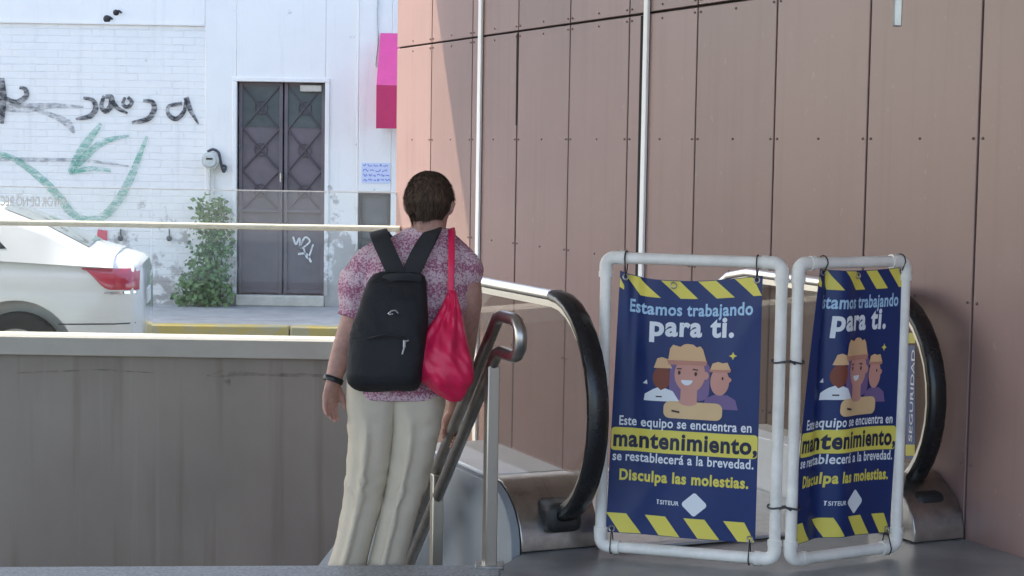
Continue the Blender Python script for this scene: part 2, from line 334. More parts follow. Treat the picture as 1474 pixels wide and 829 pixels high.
def shirt_mat():
    m = mat('printed_blouse', (.5, .2, .3), .85); N, L, b = nodes(m); tc = N.new('ShaderNodeTexCoord')
    def nd(t, **k):
        n = N.new(t)
        for a, v in k.items(): n.inputs[a].default_value = v
        return n
    sx = nd('ShaderNodeSeparateXYZ'); L.new(tc.outputs['Object'], sx.inputs[0])
    vo = nd('ShaderNodeTexVoronoi', Scale=150); L.new(tc.outputs['Object'], vo.inputs['Vector'])
    no = nd('ShaderNodeTexNoise', Scale=130, Detail=5); L.new(tc.outputs['Object'], no.inputs['Vector'])
    n2 = nd('ShaderNodeTexNoise', Scale=7, Detail=3); L.new(tc.outputs['Object'], n2.inputs['Vector'])
    zb = N.new('ShaderNodeMath'); zb.operation = 'MULTIPLY_ADD'; zb.inputs[1].default_value = 74; L.new(sx.outputs[2], zb.inputs[0])
    n3 = N.new('ShaderNodeMath'); n3.operation = 'MULTIPLY'; n3.inputs[1].default_value = 5; L.new(n2.outputs[0], n3.inputs[0]); L.new(n3.outputs[0], zb.inputs[2])
    sn = N.new('ShaderNodeMath'); sn.operation = 'SINE'; L.new(zb.outputs[0], sn.inputs[0])
    a1 = N.new('ShaderNodeMath'); a1.operation = 'MULTIPLY_ADD'; a1.inputs[1].default_value = .09; L.new(sn.outputs[0], a1.inputs[0]); L.new(no.outputs[0], a1.inputs[2])
    a2 = N.new('ShaderNodeMath'); a2.operation = 'MULTIPLY_ADD'; a2.inputs[1].default_value = .45; L.new(vo.outputs['Distance'], a2.inputs[0]); L.new(a1.outputs[0], a2.inputs[2])
    r = N.new('ShaderNodeValToRGB'); r.color_ramp.elements[0].position = .54; r.color_ramp.elements[1].position = .84
    r.color_ramp.elements[0].color = (.34, .10, .175, 1); r.color_ramp.elements[1].color = (.66, .50, .54, 1)
    e = r.color_ramp.elements.new(.66); e.color = (.45, .20, .275, 1)
    L.new(a2.outputs[0], r.inputs[0]); L.new(r.outputs[0], b.inputs['Base Color'])
    bp = N.new('ShaderNodeBump'); bp.inputs['Strength'].default_value = .2; bp.inputs['Distance'].default_value = .004; L.new(no.outputs[0], bp.inputs['Height']); L.new(bp.outputs[0], b.inputs['Normal'])
    return m
M['shirt'] = shirt_mat()

# ================================================================== THE SETTING
ROAD = -.53; SIDE = -.38; YF = 20.3; YK = 17.9; WP = 4.291; YP = 12.25
mb = MB(); mb.add([(-40, 12.3, ROAD), (40, 12.3, ROAD), (40, 60, ROAD), (-40, 60, ROAD)], [(0, 1, 2, 3)]); mb.build('road', M['asphalt'], kind='structure')
mb = MB(); mb.add([(-60, -30, -4.2), (60, -30, -4.2), (60, 70, -4.2), (-60, 70, -4.2)], [(0, 1, 2, 3)]); mb.build('ground', M['asphalt'], kind='structure')
mb = MB(); mb.box((0, (YK + .16 + YF + 4) / 2, SIDE - .1), (40, YF + 4 - YK - .16, .2)); mb.build('sidewalk', M['pave'], kind='structure')
mb = MB(); mb.box((0, -28, -.2), (90, 43.9, .38)); mb.build('bounce_pavement', M['pave'], kind='structure')  # unseen pavement added behind the camera to bounce sunlight into the shade
k = MB()
x = -20.3
while x < 14: k.box((x + 1.0, YK + .08, SIDE - .115), (1.988, .16, .25)); x += 2.0
k.build('kerb', M['kerb'], kind='structure', bevel=.02)
# landing: level floor up to the stair edge, then back to the escalator mouths
def deck_poly(pts, z0, z1): return [(p[0], p[1], z0) for p in pts], (0, 0, z1 - z0)
EL = atz(0, 816.5, 0); ER = atz(722, 813.5, 0); ed = (ER - EL) / (ER.x - EL.x)
EL9 = EL + ed * (-9 - EL.x); A0 = 5.657; PB = 2.583
E0 = ap(A0, PB, 0); E1 = ap(6.66, PB, 0); E2 = ap(6.66, WP, 0); E3 = ap(-6, WP, 0); gw = Vector((0, .17, 0))
mb = MB(); mb.prism(*deck_poly([(-9, -6), EL9 - gw, ER - gw, ER, E0, E1, E2, E3, (6, -6)], -.3, 0)); mb.build('landing_floor', M['floor'], kind='structure', bevel=.004)
mb = MB(); mb.prism(*deck_poly([EL9 - gw * .98, EL9, ER - Vector((.003, 0, 0)), ER - gw * .98 - Vector((.003, 0, 0))], -.3, .003)); mb.build('stair_edge', M['granite'], kind='structure', bevel=.008)
mb = MB(); mb.box((-4, 9.3, -3.85), (12, 8, .3)); mb.build('pit_floor', M['step'], kind='structure')
# stairs going down, away from the camera
HD = Vector((-.342, .940, 0))
st = thing('staircase', (-2.5, 6.1, -.17), 'concrete stairs going down below the street between grey walls', 'stairs')
s_ = MB(); n_s = 20; run, rise = .25, .18
for i in range(n_s):
    y0 = 6.03 + i * run; z = -rise * (i + 1)
    xr = (ap((y0 + .1 - PD.y * 2.5) / WD.y, 2.5, 0)).x - .02
    yb = y0 if i else 5.75
    s_.box(((-8.5 + xr) / 2, (yb + y0 + run) / 2, z - .15), (xr + 8.5, y0 + run - yb, .3))
s_.build('steps', M['step'], st, bevel=.006)
nz = MB()
for i in range(n_s):
    y0 = 6.03 + i * run; z = -rise * (i + 1); xr = (ap((y0 + .1 - PD.y * 2.5) / WD.y, 2.5, 0)).x - .02
    if i: nz.box(((-8.5 + xr) / 2, y0 + .03, z + .003), (xr + 8.48, .05, .006))
nz.build('nosing', M['steel_dk'], st)

# canopy over the landing (outside the picture; it casts the shade on the clad wall)
cp = tag(MB().box((-1.5, 5.74, 4.6), (21, 13.48, .2)).build('canopy', M['canopy'], loc=(-1.5, 5.74, 4.5)), 'grey flat roof over the stairs and the escalator landing', 'canopy')

# ------------------------------------------------------------------ building across the street
bd = thing('whitewashed_building', (0, YF, SIDE), 'old white painted brick and plaster house front with graffiti across the street', 'building')
def fx(x): return atY(x, 250, YF).x
def fp(x, y, off=0): p = atY(x, y, YF); p.y = YF - off; return p
XB = fx(295); XD0 = fx(340); XD1 = fx(468); XPIL = fx(513); ZB = fp(150, 36).z; ZT = fp(404, 118).z; ZD = fp(404, 425).z; TOP = 5.9
def wbox(mb_, x0, x1, z0, z1, y0=0.0, th=.35): mb_.box(((x0 + x1) / 2, YF + y0 + th / 2, (z0 + z1) / 2), (x1 - x0, th, z1 - z0))
w1 = MB(); wbox(w1, -16, XB, SIDE, ZB, .015); w1.build('brick_wall', M['brick'], bd)
w2 = MB(); wbox(w2, -16, XB, ZB, TOP); wbox(w2, XB, XD0, SIDE, TOP); wbox(w2, XD0, XD1, ZT, TOP); wbox(w2, XD1, XPIL, SIDE, TOP)
zw = fp(540, 276).z; zs = fp(540, 452).z; xw0 = fx(516); xw1 = fx(563)
wbox(w2, XPIL, xw0, SIDE, TOP, -.03, .38); wbox(w2, xw0, xw1, zw, TOP, -.03, .38); wbox(w2, xw0, xw1, SIDE, zs, -.03, .38); wbox(w2, xw1, 12, SIDE, TOP, -.03, .38)
w2.build('plaster_wall', M['plaster'], bd, bevel=.008)
wb = MB(); wb.box((-2, YF + 3.2, (SIDE + TOP) / 2), (28, 5.6, TOP - SIDE)); wb.build('house_block', M['plaster'], bd)
rf = MB(); rf.box((-2, YF + 3, TOP + .06), (28.2, 6.1, .12)); rf.build('roof', M['cap'], bd)
mo = MB(); p0 = fp(0, 34); p1 = fp(292, 38); mo.box(((p0.x - 8 + p1.x) / 2, YF + .0, p1.z + .02), (p1.x - p0.x + 8, .03, .025)); mo.build('moulding', M['plaster'], bd)
# plaster beads round the opening
jb = MB()
for xx in (XD0 - .02, XD1 + .02): jb.box((xx, YF - .004, (ZT + ZD) / 2), (.05, .03, ZT - ZD))
jb.box(((XD0 + XD1) / 2, YF - .004, ZT + .026), (XD1 - XD0 + .09, .03, .05)); jb.build('door_surround', M['plaster'], bd, bevel=.006)
ds = MB(); ds.box(((XD0 + XD1) / 2, YF + .02, (ZD + SIDE) / 2), (XD1 - XD0 - .004, .12, ZD - SIDE)); ds.build('doorstep', M['cream'], bd, bevel=.015)
# the two-leaf metal door with its lattice
YD = YF + .09
for (a, b_) in ((342.5, 405.5), (408, 466.5)):
    x0, x1 = fx(a), fx(b_); wd_ = x1 - x0
    dl = MB(); dl.box(((x0 + x1) / 2, YD + .02, (ZT + ZD) / 2), (wd_, .04, ZT - ZD - .01)); leaf_o = dl.build('door_leaf', M['metal_gate'], bd, bevel=.004)
    z1 = fp(404, 183).z; tp = MB(); tp.box(((x0 + x1) / 2, YD - .003, (ZT - .05 + z1) / 2), (wd_ - .05, .01, ZT - .05 - z1)); tp.build('lintel_shade', M['doortop'], leaf_o)  # darker sheet that paints in the shade under the lintel
    la = MB()
    zz = [fp(404, q).z for q in (124, 186, 246, 304)]
    for i in range(3):
        for s2 in (0, 1):
            A = Vector((x0 + .04, YD - .016, zz[i + s2])); B = Vector((x1 - .04, YD - .016, zz[i + 1 - s2])); la.tube([A, B], .010, 6)
        c = Vector(((x0 + x1) / 2, YD - .018, (zz[i] + zz[i + 1]) / 2))
        la.tube([c + Vector((.075 * math.cos(t), 0, .075 * math.sin(t))) for t in [i2 * math.pi / 6 for i2 in range(13)]], .007, 6)
    la.build('lattice', M['lattice'], leaf_o)
    fr_ = MB()
    for xx in (x0 + .02, x1 - .02): fr_.box((xx, YD - .012, (ZT + ZD) / 2), (.04, .03, ZT - ZD - .02))
    for q in (304, 420): fr_.box(((x0 + x1) / 2, YD - .012, fp(404, q).z), (wd_ - .08, .028, .04))
    fr_.build('leaf_frame', M['metal_gate'], leaf_o, bevel=.004)
hd = MB(); hd.box((fx(404), YD - .05, fp(404, 254).z), (.03, .04, .05)); hd.tube([fp(404, 250, -.03), fp(404, 250, .01), fp(404, 262, .01)], .01); hd.build('handle', M['steel_dk'], leaf_o)
pl = MB(); pl.box((fx(446), YD - .045, fp(446, 127).z), (.25, .02, .075)); pl.build('door_plaque', M['cream'], leaf_o, bevel=.01)
# shuttered window on the right
wn = MB(); wn.box(((xw0 + xw1) / 2, YF + .06, (zw + zs) / 2), (xw1 - xw0, .03, zw - zs)); win = wn.build('window', M['winw'], bd)
wf = MB()
for xx in (xw0 + .02, xw1 - .02): wf.box((xx, YF + .02, (zw + zs) / 2), (.04, .05, zw - zs))
for z in (zw - .02, zs + .02, fp(540, 345).z): wf.box(((xw0 + xw1) / 2, YF + .02, z), (xw1 - xw0 - .08, .05, .04))
wf.build('window_frame', M['black'], win, bevel=.004)
# graffiti: strokes of spray paint on the wall (2 mm proud)
def stroke(mb_, pts, wpx, off, n=8):
    P = spline([(p[0], p[1], 0) for p in pts], n); W = []
    N_ = len(P)
    for i in range(N_):
        t = i / (N_ - 1) * (len(wpx) - 1); j = min(int(t), len(wpx) - 2) if len(wpx) > 1 else 0
        W.append((wpx[j] + (wpx[j + 1] - wpx[j]) * (t - j) if len(wpx) > 1 else wpx[0]) * YF / F)
    mb_.ribbon([fp(p.x, p.y, off) for p in P], W, Vector((0, -1, 0)))
g = MB()
stroke(g, [(3, 112), (4, 140), (3, 178)], [6, 12, 5], .004)
stroke(g, [(6, 140), (24, 147), (38, 138), (36, 128), (28, 126)], [5, 8, 7, 4], .0055)
g.build('graffiti', M['spray_k'], bd); g = MB()
stroke(g, [(120, 141), (133, 144), (138, 155), (130, 167), (109, 171)], [4, 6, 8, 8, 3], .004)
g.build('graffiti', M['spray_k'], bd); g = MB()
stroke(g, [(150, 138), (146, 152), (152, 160), (160, 152), (160, 140), (152, 139)], [5, 7, 9, 6], .005)
stroke(g, [(161, 145), (170, 156), (184, 163)], [8, 6, 3], .006)
g.build('graffiti', M['spray_k'], bd); g = MB()
stroke(g, [(180, 140), (177, 150), (184, 154), (190, 147), (184, 140)], [4, 6, 5], .004)
g.build('graffiti', M['spray_k'], bd); g = MB()
stroke(g, [(206, 145), (219, 147), (222, 158), (213, 171), (190, 177)], [4, 7, 8, 8, 5], .005)
g.build('graffiti', M['spray_k'], bd); g = MB()
stroke(g, [(262, 149), (243, 153), (243, 165), (254, 171), (265, 160), (268, 142)], [6, 5, 7, 6, 4], .004)
stroke(g, [(268, 140), (274, 158), (286, 179)], [8, 7, 2], .0055)
g.build('graffiti', M['spray_k'], bd)
g = MB()
stroke(g, [(5, 152), (40, 155), (75, 152), (120, 154)], [16, 14, 8, 3], .003)
g.build('graffiti', M['spray_s'], bd); g = MB()
stroke(g, [(50, 157), (80, 168), (98, 178), (107, 192)], [5, 8, 12, 3], .0035)
g.build('graffiti', M['spray_s'], bd); g = MB()
stroke(g, [(-8, 229), (60, 230), (120, 231), (185, 239)], [6, 6, 5, 2], .0032)
g.build('graffiti', M['spray_s'], bd)
g = MB()
stroke(g, [(-6, 219), (26, 232), (58, 256), (84, 282), (105, 308), (130, 317), (152, 309), (172, 286), (190, 252), (200, 226), (212, 196)], [8, 9, 11, 12, 11, 11, 12, 13, 11, 8, 4], .0065)
g.build('graffiti', M['spray_g'], bd); g = MB()
stroke(g, [(101, 249), (112, 226), (126, 204), (146, 178)], [8, 12, 12, 5], .007)
stroke(g, [(103, 247), (124, 224), (150, 204), (186, 195)], [6, 12, 9, 3], .0075)
stroke(g, [(100, 249), (128, 243), (160, 245)], [6, 7, 5], .008)
g.build('graffiti', M['spray_g'], bd)
g = MB(); stroke(g, [(148, 331), (147, 345), (150, 356)], [14, 15, 12], .004); g.build('graffiti', M['spray_r'], bd)
g = MB()
def dstroke(pts, w_):
    P = spline([(a, b2, 0) for a, b2 in pts], 6); g.ribbon([Vector((fp(p.x, p.y).x, YD - .03, fp(p.x, p.y).z)) for p in P], w_ * YF / F, Vector((0, -1, 0)))
dstroke([(421, 341), (425, 352), (430, 343), (431, 358)], 2.6); dstroke([(430, 358), (438, 342), (445, 348), (434, 358)], 2.4)
dstroke([(436, 357), (442, 372), (450, 352)], 2.4); dstroke([(428, 366), (440, 366), (447, 378)], 3)
g.build('graffiti', M['spray_w'], leaf_o)
# dark broken sockets in the plaster and two hooks in the brick
for (x, y, r) in ((154, 27, 5.5), (167, 18, 4.5)):
    q = MB(); p = fp(x, y); q.sphere(p, (r * .008, .02, r * .008)); q.tube([p, p + Vector((.04, -.03, .02)), p + Vector((.07, -.02, -.005))], .012, 6)
    tag(q.build('cable_stub', M['black'], loc=p), 'black cable stub sticking out of the upper plaster, ' + ('lower left of the pair' if y > 20 else 'upper right of the pair'), 'cable stub', 'cable stubs in the plaster')
for (x, y) in ((174, 343), (244, 343)):
    q = MB(); p = fp(x, y, .02); q.sphere(p, (.034, .03, .034)); q.tube([p + Vector((0, .02, .03)), p + Vector((0, .0, .11))], .008, 6)
    tag(q.build('wall_hook', M['wire'], loc=p), 'dark round hook on the white brick, ' + ('nearer the white car' if x < 200 else 'nearer the green climbing plant'), 'hook', 'hooks in the brick wall')
# pink awning, notice and electricity meter
xa0, xa1 = fx(546), fx(600); za, zb_, zc = fp(556, 48).z, fp(556, 125).z, fp(556, 186).z
aw = thing('awning', ((xa0 + xa1) / 2, YF, zc), 'bright pink shop awning jutting from the white wall beside the orange panels', 'awning')
q = MB(); o1 = -.04; o2 = -.55
q.prism([(xa0, YF + o1, za), (xa0, YF + o2, zb_), (xa0, YF + o2 + .02, zb_), (xa0, YF + o1, za - .03)], (xa1 - xa0, 0, 0)); q.build('awning_top', M['pink'], aw, smooth=0)
q = MB(); q.box(((xa0 + xa1) / 2, YF + o2 + .01, (zb_ + zc) / 2), (xa1 - xa0, .02, zb_ - zc - .004))
q.prism([(xa0 - .002, YF + o1, za - .035), (xa0 - .002, YF + o2 + .02, zb_ - .004), (xa0 - .002, YF + o2 + .02, zc), (xa0 - .002, YF + o1, zc + .05)], (.012, 0, 0)); q.build('valance', M['pink2'], aw, smooth=0)
nt_ = thing('notice', fp(542, 265, .035), 'pale sheet of blue handwriting pasted above the dark window', 'notice')
q = MB(); a = fp(521, 234, .034); b_ = fp(562, 264, .034); q.box(((a.x + b_.x) / 2, YF - .034, (a.z + b_.z) / 2), (b_.x - a.x, .004, a.z - b_.z)); q.build('sheet', M['paper'], nt_)
q = MB(); rr = random.Random(3)
for yy in (238, 245, 252, 259):
    x = 523
    while x < 559:
        L_ = rr.uniform(3, 8); pts = [(x + t * L_ / 5, yy + rr.uniform(-2, 2)) for t in range(6)]
        q.ribbon([fp(u_, v_, .0375) for u_, v_ in pts], .011, Vector((0, -1, 0))); x += L_ + 2
q.build('handwriting', M['bluetxt'], nt_)
pm = fp(305, 231, .0); em = thing('electric_meter', pm, 'round grey electricity meter with a hooked cable beside the metal door', 'electric meter')
q = MB(); q.tube([pm, pm + Vector((0, -.12, 0))], [.1, .1], 24); q.tube([pm + Vector((0, -.12, 0)), pm + Vector((0, -.17, 0))], [.085, .07], 24); q.build('meter_body', M['meter'], em)
q = MB(); q.box(pm + Vector((0, -.172, .02)), (.075, .006, .022)); q.build('dial', M['black'], em)
q = MB(); q.tube(spline([fp(300, 218, .04), fp(308, 215, .06), fp(316, 220, .06), fp(319, 233, .06), fp(323, 247, .06), fp(326, 240, .05), fp(321, 238, .04)], 6), .016, 8); q.build('cable', M['wire'], em)
q = MB(); q.tube([fp(303, 243, .03), fp(302, 290, .03)], .012, 6); q.tube([fp(309, 243, .03), fp(309, 280, .03)], .01, 6); q.build('conduit', M['meter'], em)
q = MB(); q.tube(spline([fp(546, -20, .04), fp(543, 20, .04), fp(544, 60, .04), fp(541, 93, .04), fp(545, 95, .05)], 6), .009, 6)
tag(q.build('hanging_cable', M['meter'], loc=fp(543, 93, .04)), 'thin grey cable hanging down the white wall left of the pink awning', 'cable')

# climbing plant by the door
ct = fp(303, 441, .2); sh = thing('climbing_plant', ct, 'leafy green bush growing up the white wall left of the metal door', 'plant')
q = MB(); rr = random.Random(11); tips = []
for i in range(11):
    x = rr.uniform(288, 318); tx = rr.uniform(280, 334); ty = rr.uniform(285, 400)
    pts = [fp(x, 441, .12), fp(x + rr.uniform(-8, 8), 400, .12 + rr.uniform(0, .1)), fp((x + tx) / 2 + rr.uniform(-8, 8), (400 + ty) / 2, .1), fp(tx, ty, .08)]
    P = spline(pts, 5); q.tube(P, [.014 - .01 * j / (len(P) - 1) for j in range(len(P))], 6); tips += P
q.build('stems', M['stem'], sh)
q = MB()
cl = [(304, 300, 22, 18, 5), (310, 322, 24, 18, 6), (318, 300, 14, 14, 3), (300, 345, 22, 18, 5), (318, 352, 16, 18, 4), (296, 375, 20, 16, 5), (316, 382, 18, 16, 5), (304, 404, 30, 20, 8), (282, 420, 28, 15, 7), (272, 430, 16, 10, 3), (292, 400, 26, 14, 5), (326, 340, 12, 18, 3), (318, 418, 20, 20, 6), (300, 428, 30, 10, 6), (278, 402, 12, 12, 2)]
for (cx, cy, rx, ry, wt) in cl:
    for i in range(wt * 20):
        a = rr.uniform(0, 2 * math.pi); r_ = math.sqrt(rr.random()) * 1.2
        p = fp(cx + rx * r_ * math.cos(a) * rr.uniform(.7, 1.1), cy + ry * r_ * math.sin(a), rr.uniform(.03, .32))
        if p.z < SIDE + .02: continue
        L_ = rr.uniform(.025, .095); d = Vector((rr.uniform(-1, 1), rr.uniform(-1, .2), rr.uniform(-1, .6))).normalized(); n_ = Vector((rr.uniform(-1, 1), -1, rr.uniform(-.2, 1))).normalized(); s2 = d.cross(n_).normalized()
        q.add([p, p + d * L_ * .5 + s2 * L_ * .32, p + d * L_, p + d * L_ * .5 - s2 * L_ * .32], [(0, 1, 2, 3)])
q.build('leaves', M['leaf'], sh, smooth=0)

# ------------------------------------------------------------------ parapet with glass rail at the street side of the pit
pw = thing('parapet_wall', (-4, YP, -3.7), 'stained grey concrete wall of the stair pit with a pale coping', 'wall')
PX1 = atY(575, 330, YP).x
CAPT = atY(240, 487, YP).z; CAPB = atY(240, 513, YP).z
q = MB(); q.box(((-14 + PX1) / 2, YP + .15, (CAPB - 3.9) / 2), (PX1 + 14, .26, CAPB + 3.9)); q.build('concrete_face', M['pit'], pw)
q = MB(); q.box(((-14 + PX1) / 2, YP + .13, (CAPB + CAPT) / 2), (PX1 + 14, .36, CAPT - CAPB)); q.build('coping', M['cap'], pw, bevel=.006)
q = MB(); q.ribbon([atY(x, y, YP + .016) for x, y in ((298, 541), (320, 538), (350, 538), (385, 539), (430, 540), (480, 541))], [.01, .05, .03, .02, .03, .012], Vector((0, -1, 0)))
q.ribbon([atY(x, y, YP + .014) for x, y in ((318, 541), (328, 548), (331, 556))], [.04, .05, .01], Vector((0, -1, 0)))
q.ribbon([atY(x, y, YP + .016) for x, y in ((20, 537), (90, 534), (150, 532), (240, 538))], [.01, .014, .012, .006], Vector((0, -1, 0))); q.build('stain', M['scar'], pw)
gb = thing('glass_railing', (-4, YP, CAPT), 'clear glass railing with pale tubular handrail on the pit wall coping', 'glass railing')
GT = atY(440, 278, YP).z; RZ = atY(280, 325, YP).z
xs = [-13.9, -10.9, -8.0, atY(212, 400, YP).x, PX1 - .004]
for i in range(len(xs) - 1):
    q = MB(); q.box(((xs[i] + xs[i + 1]) / 2, YP + .13, (CAPT + GT) / 2 + .004), (xs[i + 1] - xs[i] - .012, .012, GT - CAPT)); pane = q.build('glass_pane', M['glassA'], gb, smooth=0)
    q = MB(); q.box(((xs[i] + xs[i + 1]) / 2, YP + .13, GT + .010), (xs[i + 1] - xs[i] - .012, .014, .008)); q.build('pane_edge', M['vinyl'], pane)
q = MB(); q.tube([(-13.9, YP + .04, RZ), (PX1 - .002, YP + .04, RZ)], .021, 16)
for x_ in (-11, -9.5, -8, -6.5, -5, -3.0, -1.4): q.tube([(x_, YP + .05, RZ), (x_, YP + .12, RZ)], .012, 8)
q.build('handrail', M['rail'], gb)

# ------------------------------------------------------------------ text helper
def text_geo(s, bold=0.0, res=4, shear=0, sp=1.0):
    cu = bpy.data.curves.new('t', 'FONT'); cu.body = s; cu.offset = bold; cu.resolution_u = res; cu.shear = shear; cu.fill_mode = 'FRONT'; cu.space_character = sp
    o = bpy.data.objects.new('t', cu); col.objects.link(o); me = evald(o); bpy.data.objects.remove(o); bpy.data.curves.remove(cu)
    vs = [v.co.copy() for v in me.vertices]; fs = [tuple(p.vertices) for p in me.polygons]; bpy.data.meshes.remove(me)
    x0 = min(v.x for v in vs); x1 = max(v.x for v in vs)
    return [((v.x - x0) / (x1 - x0), v.y) for v in vs], fs      # x in 0..1, y in em
vs, fs = text_geo('FAVOR DE NO RECARGARSE', .02)
q = MB(); xr = atY(95, 290, YP + .12).x; wl = .70; p = atY(60, 297, YP + .12)
q.add([(xr - u * wl, YP + .121, p.z + v * .096) for u, v in vs], fs); q.build('lettering', M['vinyl'], gb, smooth=0)

# ------------------------------------------------------------------ clad wall
cw = thing('panel_clad_wall', ap(6, WP, 0), 'tall wall of brown mauve metal panels with dark joints behind the escalator', 'wall')
A_END = (atP(570, 203, WP)).dot(WD); joints = [atP(x, 203, WP).dot(WD) for x in (620, 680, 742, 818, 906, 1000, 1113, 1245, 1408)]
stp = (joints[0] - joints[-1]) / 8
joints = [joints[0] - stp * i for i in range(9)]
edges = [A_END] + joints; a = joints[-1] - stp
while a > -7: edges.append(a); a -= stp
ZS = atP(600, 65.5, WP).z; gap = .006
q = MB()
for i in range(len(edges) - 1):
    a1, a0 = edges[i], edges[i + 1]; g0 = gap
    for (z0, z1) in ((-3.8, -.72), (-.72, ZS), (ZS, 4.48)):
        e0 = a0 + (.012 if i in (2,) and z0 > -1 and z1 < 3 else gap)
        q.prism([ap(e0, WP, z0 + gap), ap(a1 - g0, WP, z0 + gap), ap(a1 - g0, WP, z1 - gap), ap(e0, WP, z1 - gap)], PD * .02)
q.build('panels', M['panel'], cw, smooth=0, bevel=.0025, seg=1)
q = MB(); q.prism([ap(-7, WP + .022, -3.8), ap(A_END, WP + .022, -3.8), ap(A_END, WP + .022, 4.49), ap(-7, WP + .022, 4.49)], PD * .3); q.build('backing', M['dark'], cw)
q = MB()
for i, a in enumerate(edges[1:14]):
    for z in (1.535, .91, .29, ZS - .03, ZS + .03):
        for da in (-.028, .028): q.sphere(ap(a + da, WP - .001, z), .0065, 8, 5)
    for z in (1.535, .91, ZS - .035, ZS + .035): q.sphere(ap(a + stp * .5, WP - .001, z), .006, 8, 5)
q.build('screws', M['screw'], cw)
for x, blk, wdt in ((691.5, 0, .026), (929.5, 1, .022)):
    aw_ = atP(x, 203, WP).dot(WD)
    q = MB(); q.prism([ap(aw_ - wdt, WP - .018, -3.7), ap(aw_ + wdt, WP - .018, -3.7), ap(aw_ + wdt, WP - .018, 4.47), ap(aw_ - wdt, WP - .018, 4.47)], PD * .016); q.build('gap_light_strip', M['white_strip'], cw, bevel=.003)  # white strip painted in for daylight showing through a panel gap
    if blk:
        q = MB(); q.prism([ap(aw_ + wdt, WP - .006, -3.7), ap(aw_ + wdt + .05, WP - .006, -3.7), ap(aw_ + wdt + .05, WP - .006, ZS - .01), ap(aw_ + wdt, WP - .006, ZS - .01)], PD * .004); q.build('open_joint', M['dark'], cw)
aw_ = joints[2]; q = MB(); q.prism([ap(aw_, WP - .003, 1.62), ap(aw_ + .016, WP - .003, 1.62), ap(aw_ + .022, WP - .003, ZS - .012), ap(aw_ - .006, WP - .003, ZS - .012)], PD * .002); q.build('open_joint', M['dark'], cw)
# square tube hanging from the canopy
pr = at(1291, 38, 5.95); q = MB(); q.box((pr.x, pr.y, (pr.z + 4.5) / 2), (.028, .028, 4.5 - pr.z)); tag(q.build('hanging_tube', M['steel_dk'], loc=(pr.x, pr.y, 4.5), bevel=.003), 'grey square tube hanging from above in front of the brown panels', 'hanging tube')

# ================================================================== ESCALATOR
es = thing('escalator', ap(5.6, 3.45, 0), 'stopped escalator with glass sides, black handrails and steel skirts', 'escalator')
def esc_path(af, top=.935, bot=.11, rx=.36, n=16, inset=0.0):
    cz = (top + bot) / 2; ry = (top - bot) / 2 - inset; rx_ = rx - inset; ca = af + rx
    P = [(7.85, top - inset - .69), (7.0, top - inset - .10), (6.86, top - inset - .025), (6.7, top - inset), (6.4, top - inset)]
    for k in range(n + 1):
        t = math.pi / 2 + math.pi * k / n; P.append((ca + rx_ * math.cos(t), cz + ry * math.sin(t)))
    return P
def esc_side(af, p, outer, sign):
    path = esc_path(af)
    def section(path, prof):
        rs = []
        for i in range(len(path)):
            a_, b_ = path[max(i - 1, 0)], path[min(i + 1, len(path) - 1)]; t = Vector((b_[0] - a_[0], b_[1] - a_[1], 0)).normalized()
            n_ = (t.y, -t.x)                  # outward normal in (a, z)
            rs.append([ap(path[i][0] + n_[0] * h_, p + w_, path[i][1] + n_[1] * h_) for (w_, h_) in prof])
        return rs
    prof = [(-.040, -.012), (-.040, .002), (-.033, .013), (-.018, .019), (.018, .019), (.033, .013), (.040, .002), (.040, -.012), (.030, -.02), (-.030, -.02)]
    pp = path + [(path[-1][0] + .14, path[-1][1] - .01), (path[-1][0] + .3, path[-1][1] - .03)]
    q = MB(); q.rings(section(pp[4:], prof)[1:]); q.build('handrail', M['rubber'], es, smooth=50)
    st_p = [(-.026, -.016), (-.030, -.004), (-.024, .010), (-.010, .016), (.010, .016), (.024, .010), (.030, -.004), (.026, -.016)]
    q = MB(); q.rings(section(pp[:6], st_p)); q.build('handrail_sheen', M['guide_sheen'], es, smooth=50)  # straight stretch of black belt, its sky reflection put into a silver colour
    q = MB(); q.rings(section(esc_path(af, inset=.032), [(-.022, -.012), (-.022, .012), (.022, .012), (.022, -.012)])); q.build('guide_rail', M['guide_sheen'], es, smooth=50)
    gp = esc_path(af, inset=.044); poly = [(a_, z_) for a_, z_ in gp] + [(6.8, .2), (7.85, -.45)]
    q = MB(); q.prism([ap(a_, p - .005, z_) for a_, z_ in poly], PD * .010); q.build('glass_side', M['glassB'], es, smooth=0)
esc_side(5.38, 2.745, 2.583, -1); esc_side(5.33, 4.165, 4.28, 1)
def esc_base(a0, p0, p1, hz, dark=False):
    q = MB(); cur = [(a0 + .0, .004), (a0 + .004, .05), (a0 + .02, .10), (a0 + .06, .155), (a0 + .12, .20), (a0 + .19, hz)]
    q.prism([ap(a_, p0, z_) for a_, z_ in cur + [(a0 + .30, hz), (a0 + .30, .004)]], PD * (p1 - p0)); q.build('front_skirt', M['steel_dk'], es, smooth=60, bevel=.004)
    q = MB(); q.prism([ap(a_, p0, z_) for a_, z_ in ((a0 + .303, hz + .002), (6.7, hz + .002), (8.3, hz - 1.01), (8.3, -1.7), (7.3, -.7), (6.70, .004), (a0 + .303, .004))], PD * (p1 - p0)); q.build('deck', M['deck'], es, bevel=.004)
esc_base(A0, PB, 2.90, .236); esc_base(5.29, 4.05, 4.283, .236)
for (a_, p_) in ((5.70, 2.745), (5.42, 4.165)):  # brush housing where the handrail enters
    q = MB(); q.box(ap(a_ + .05, p_, .125), (.26, .14, .11), WD, PD); q.build('handrail_inlet', M['black'], es, bevel=.03, seg=3)
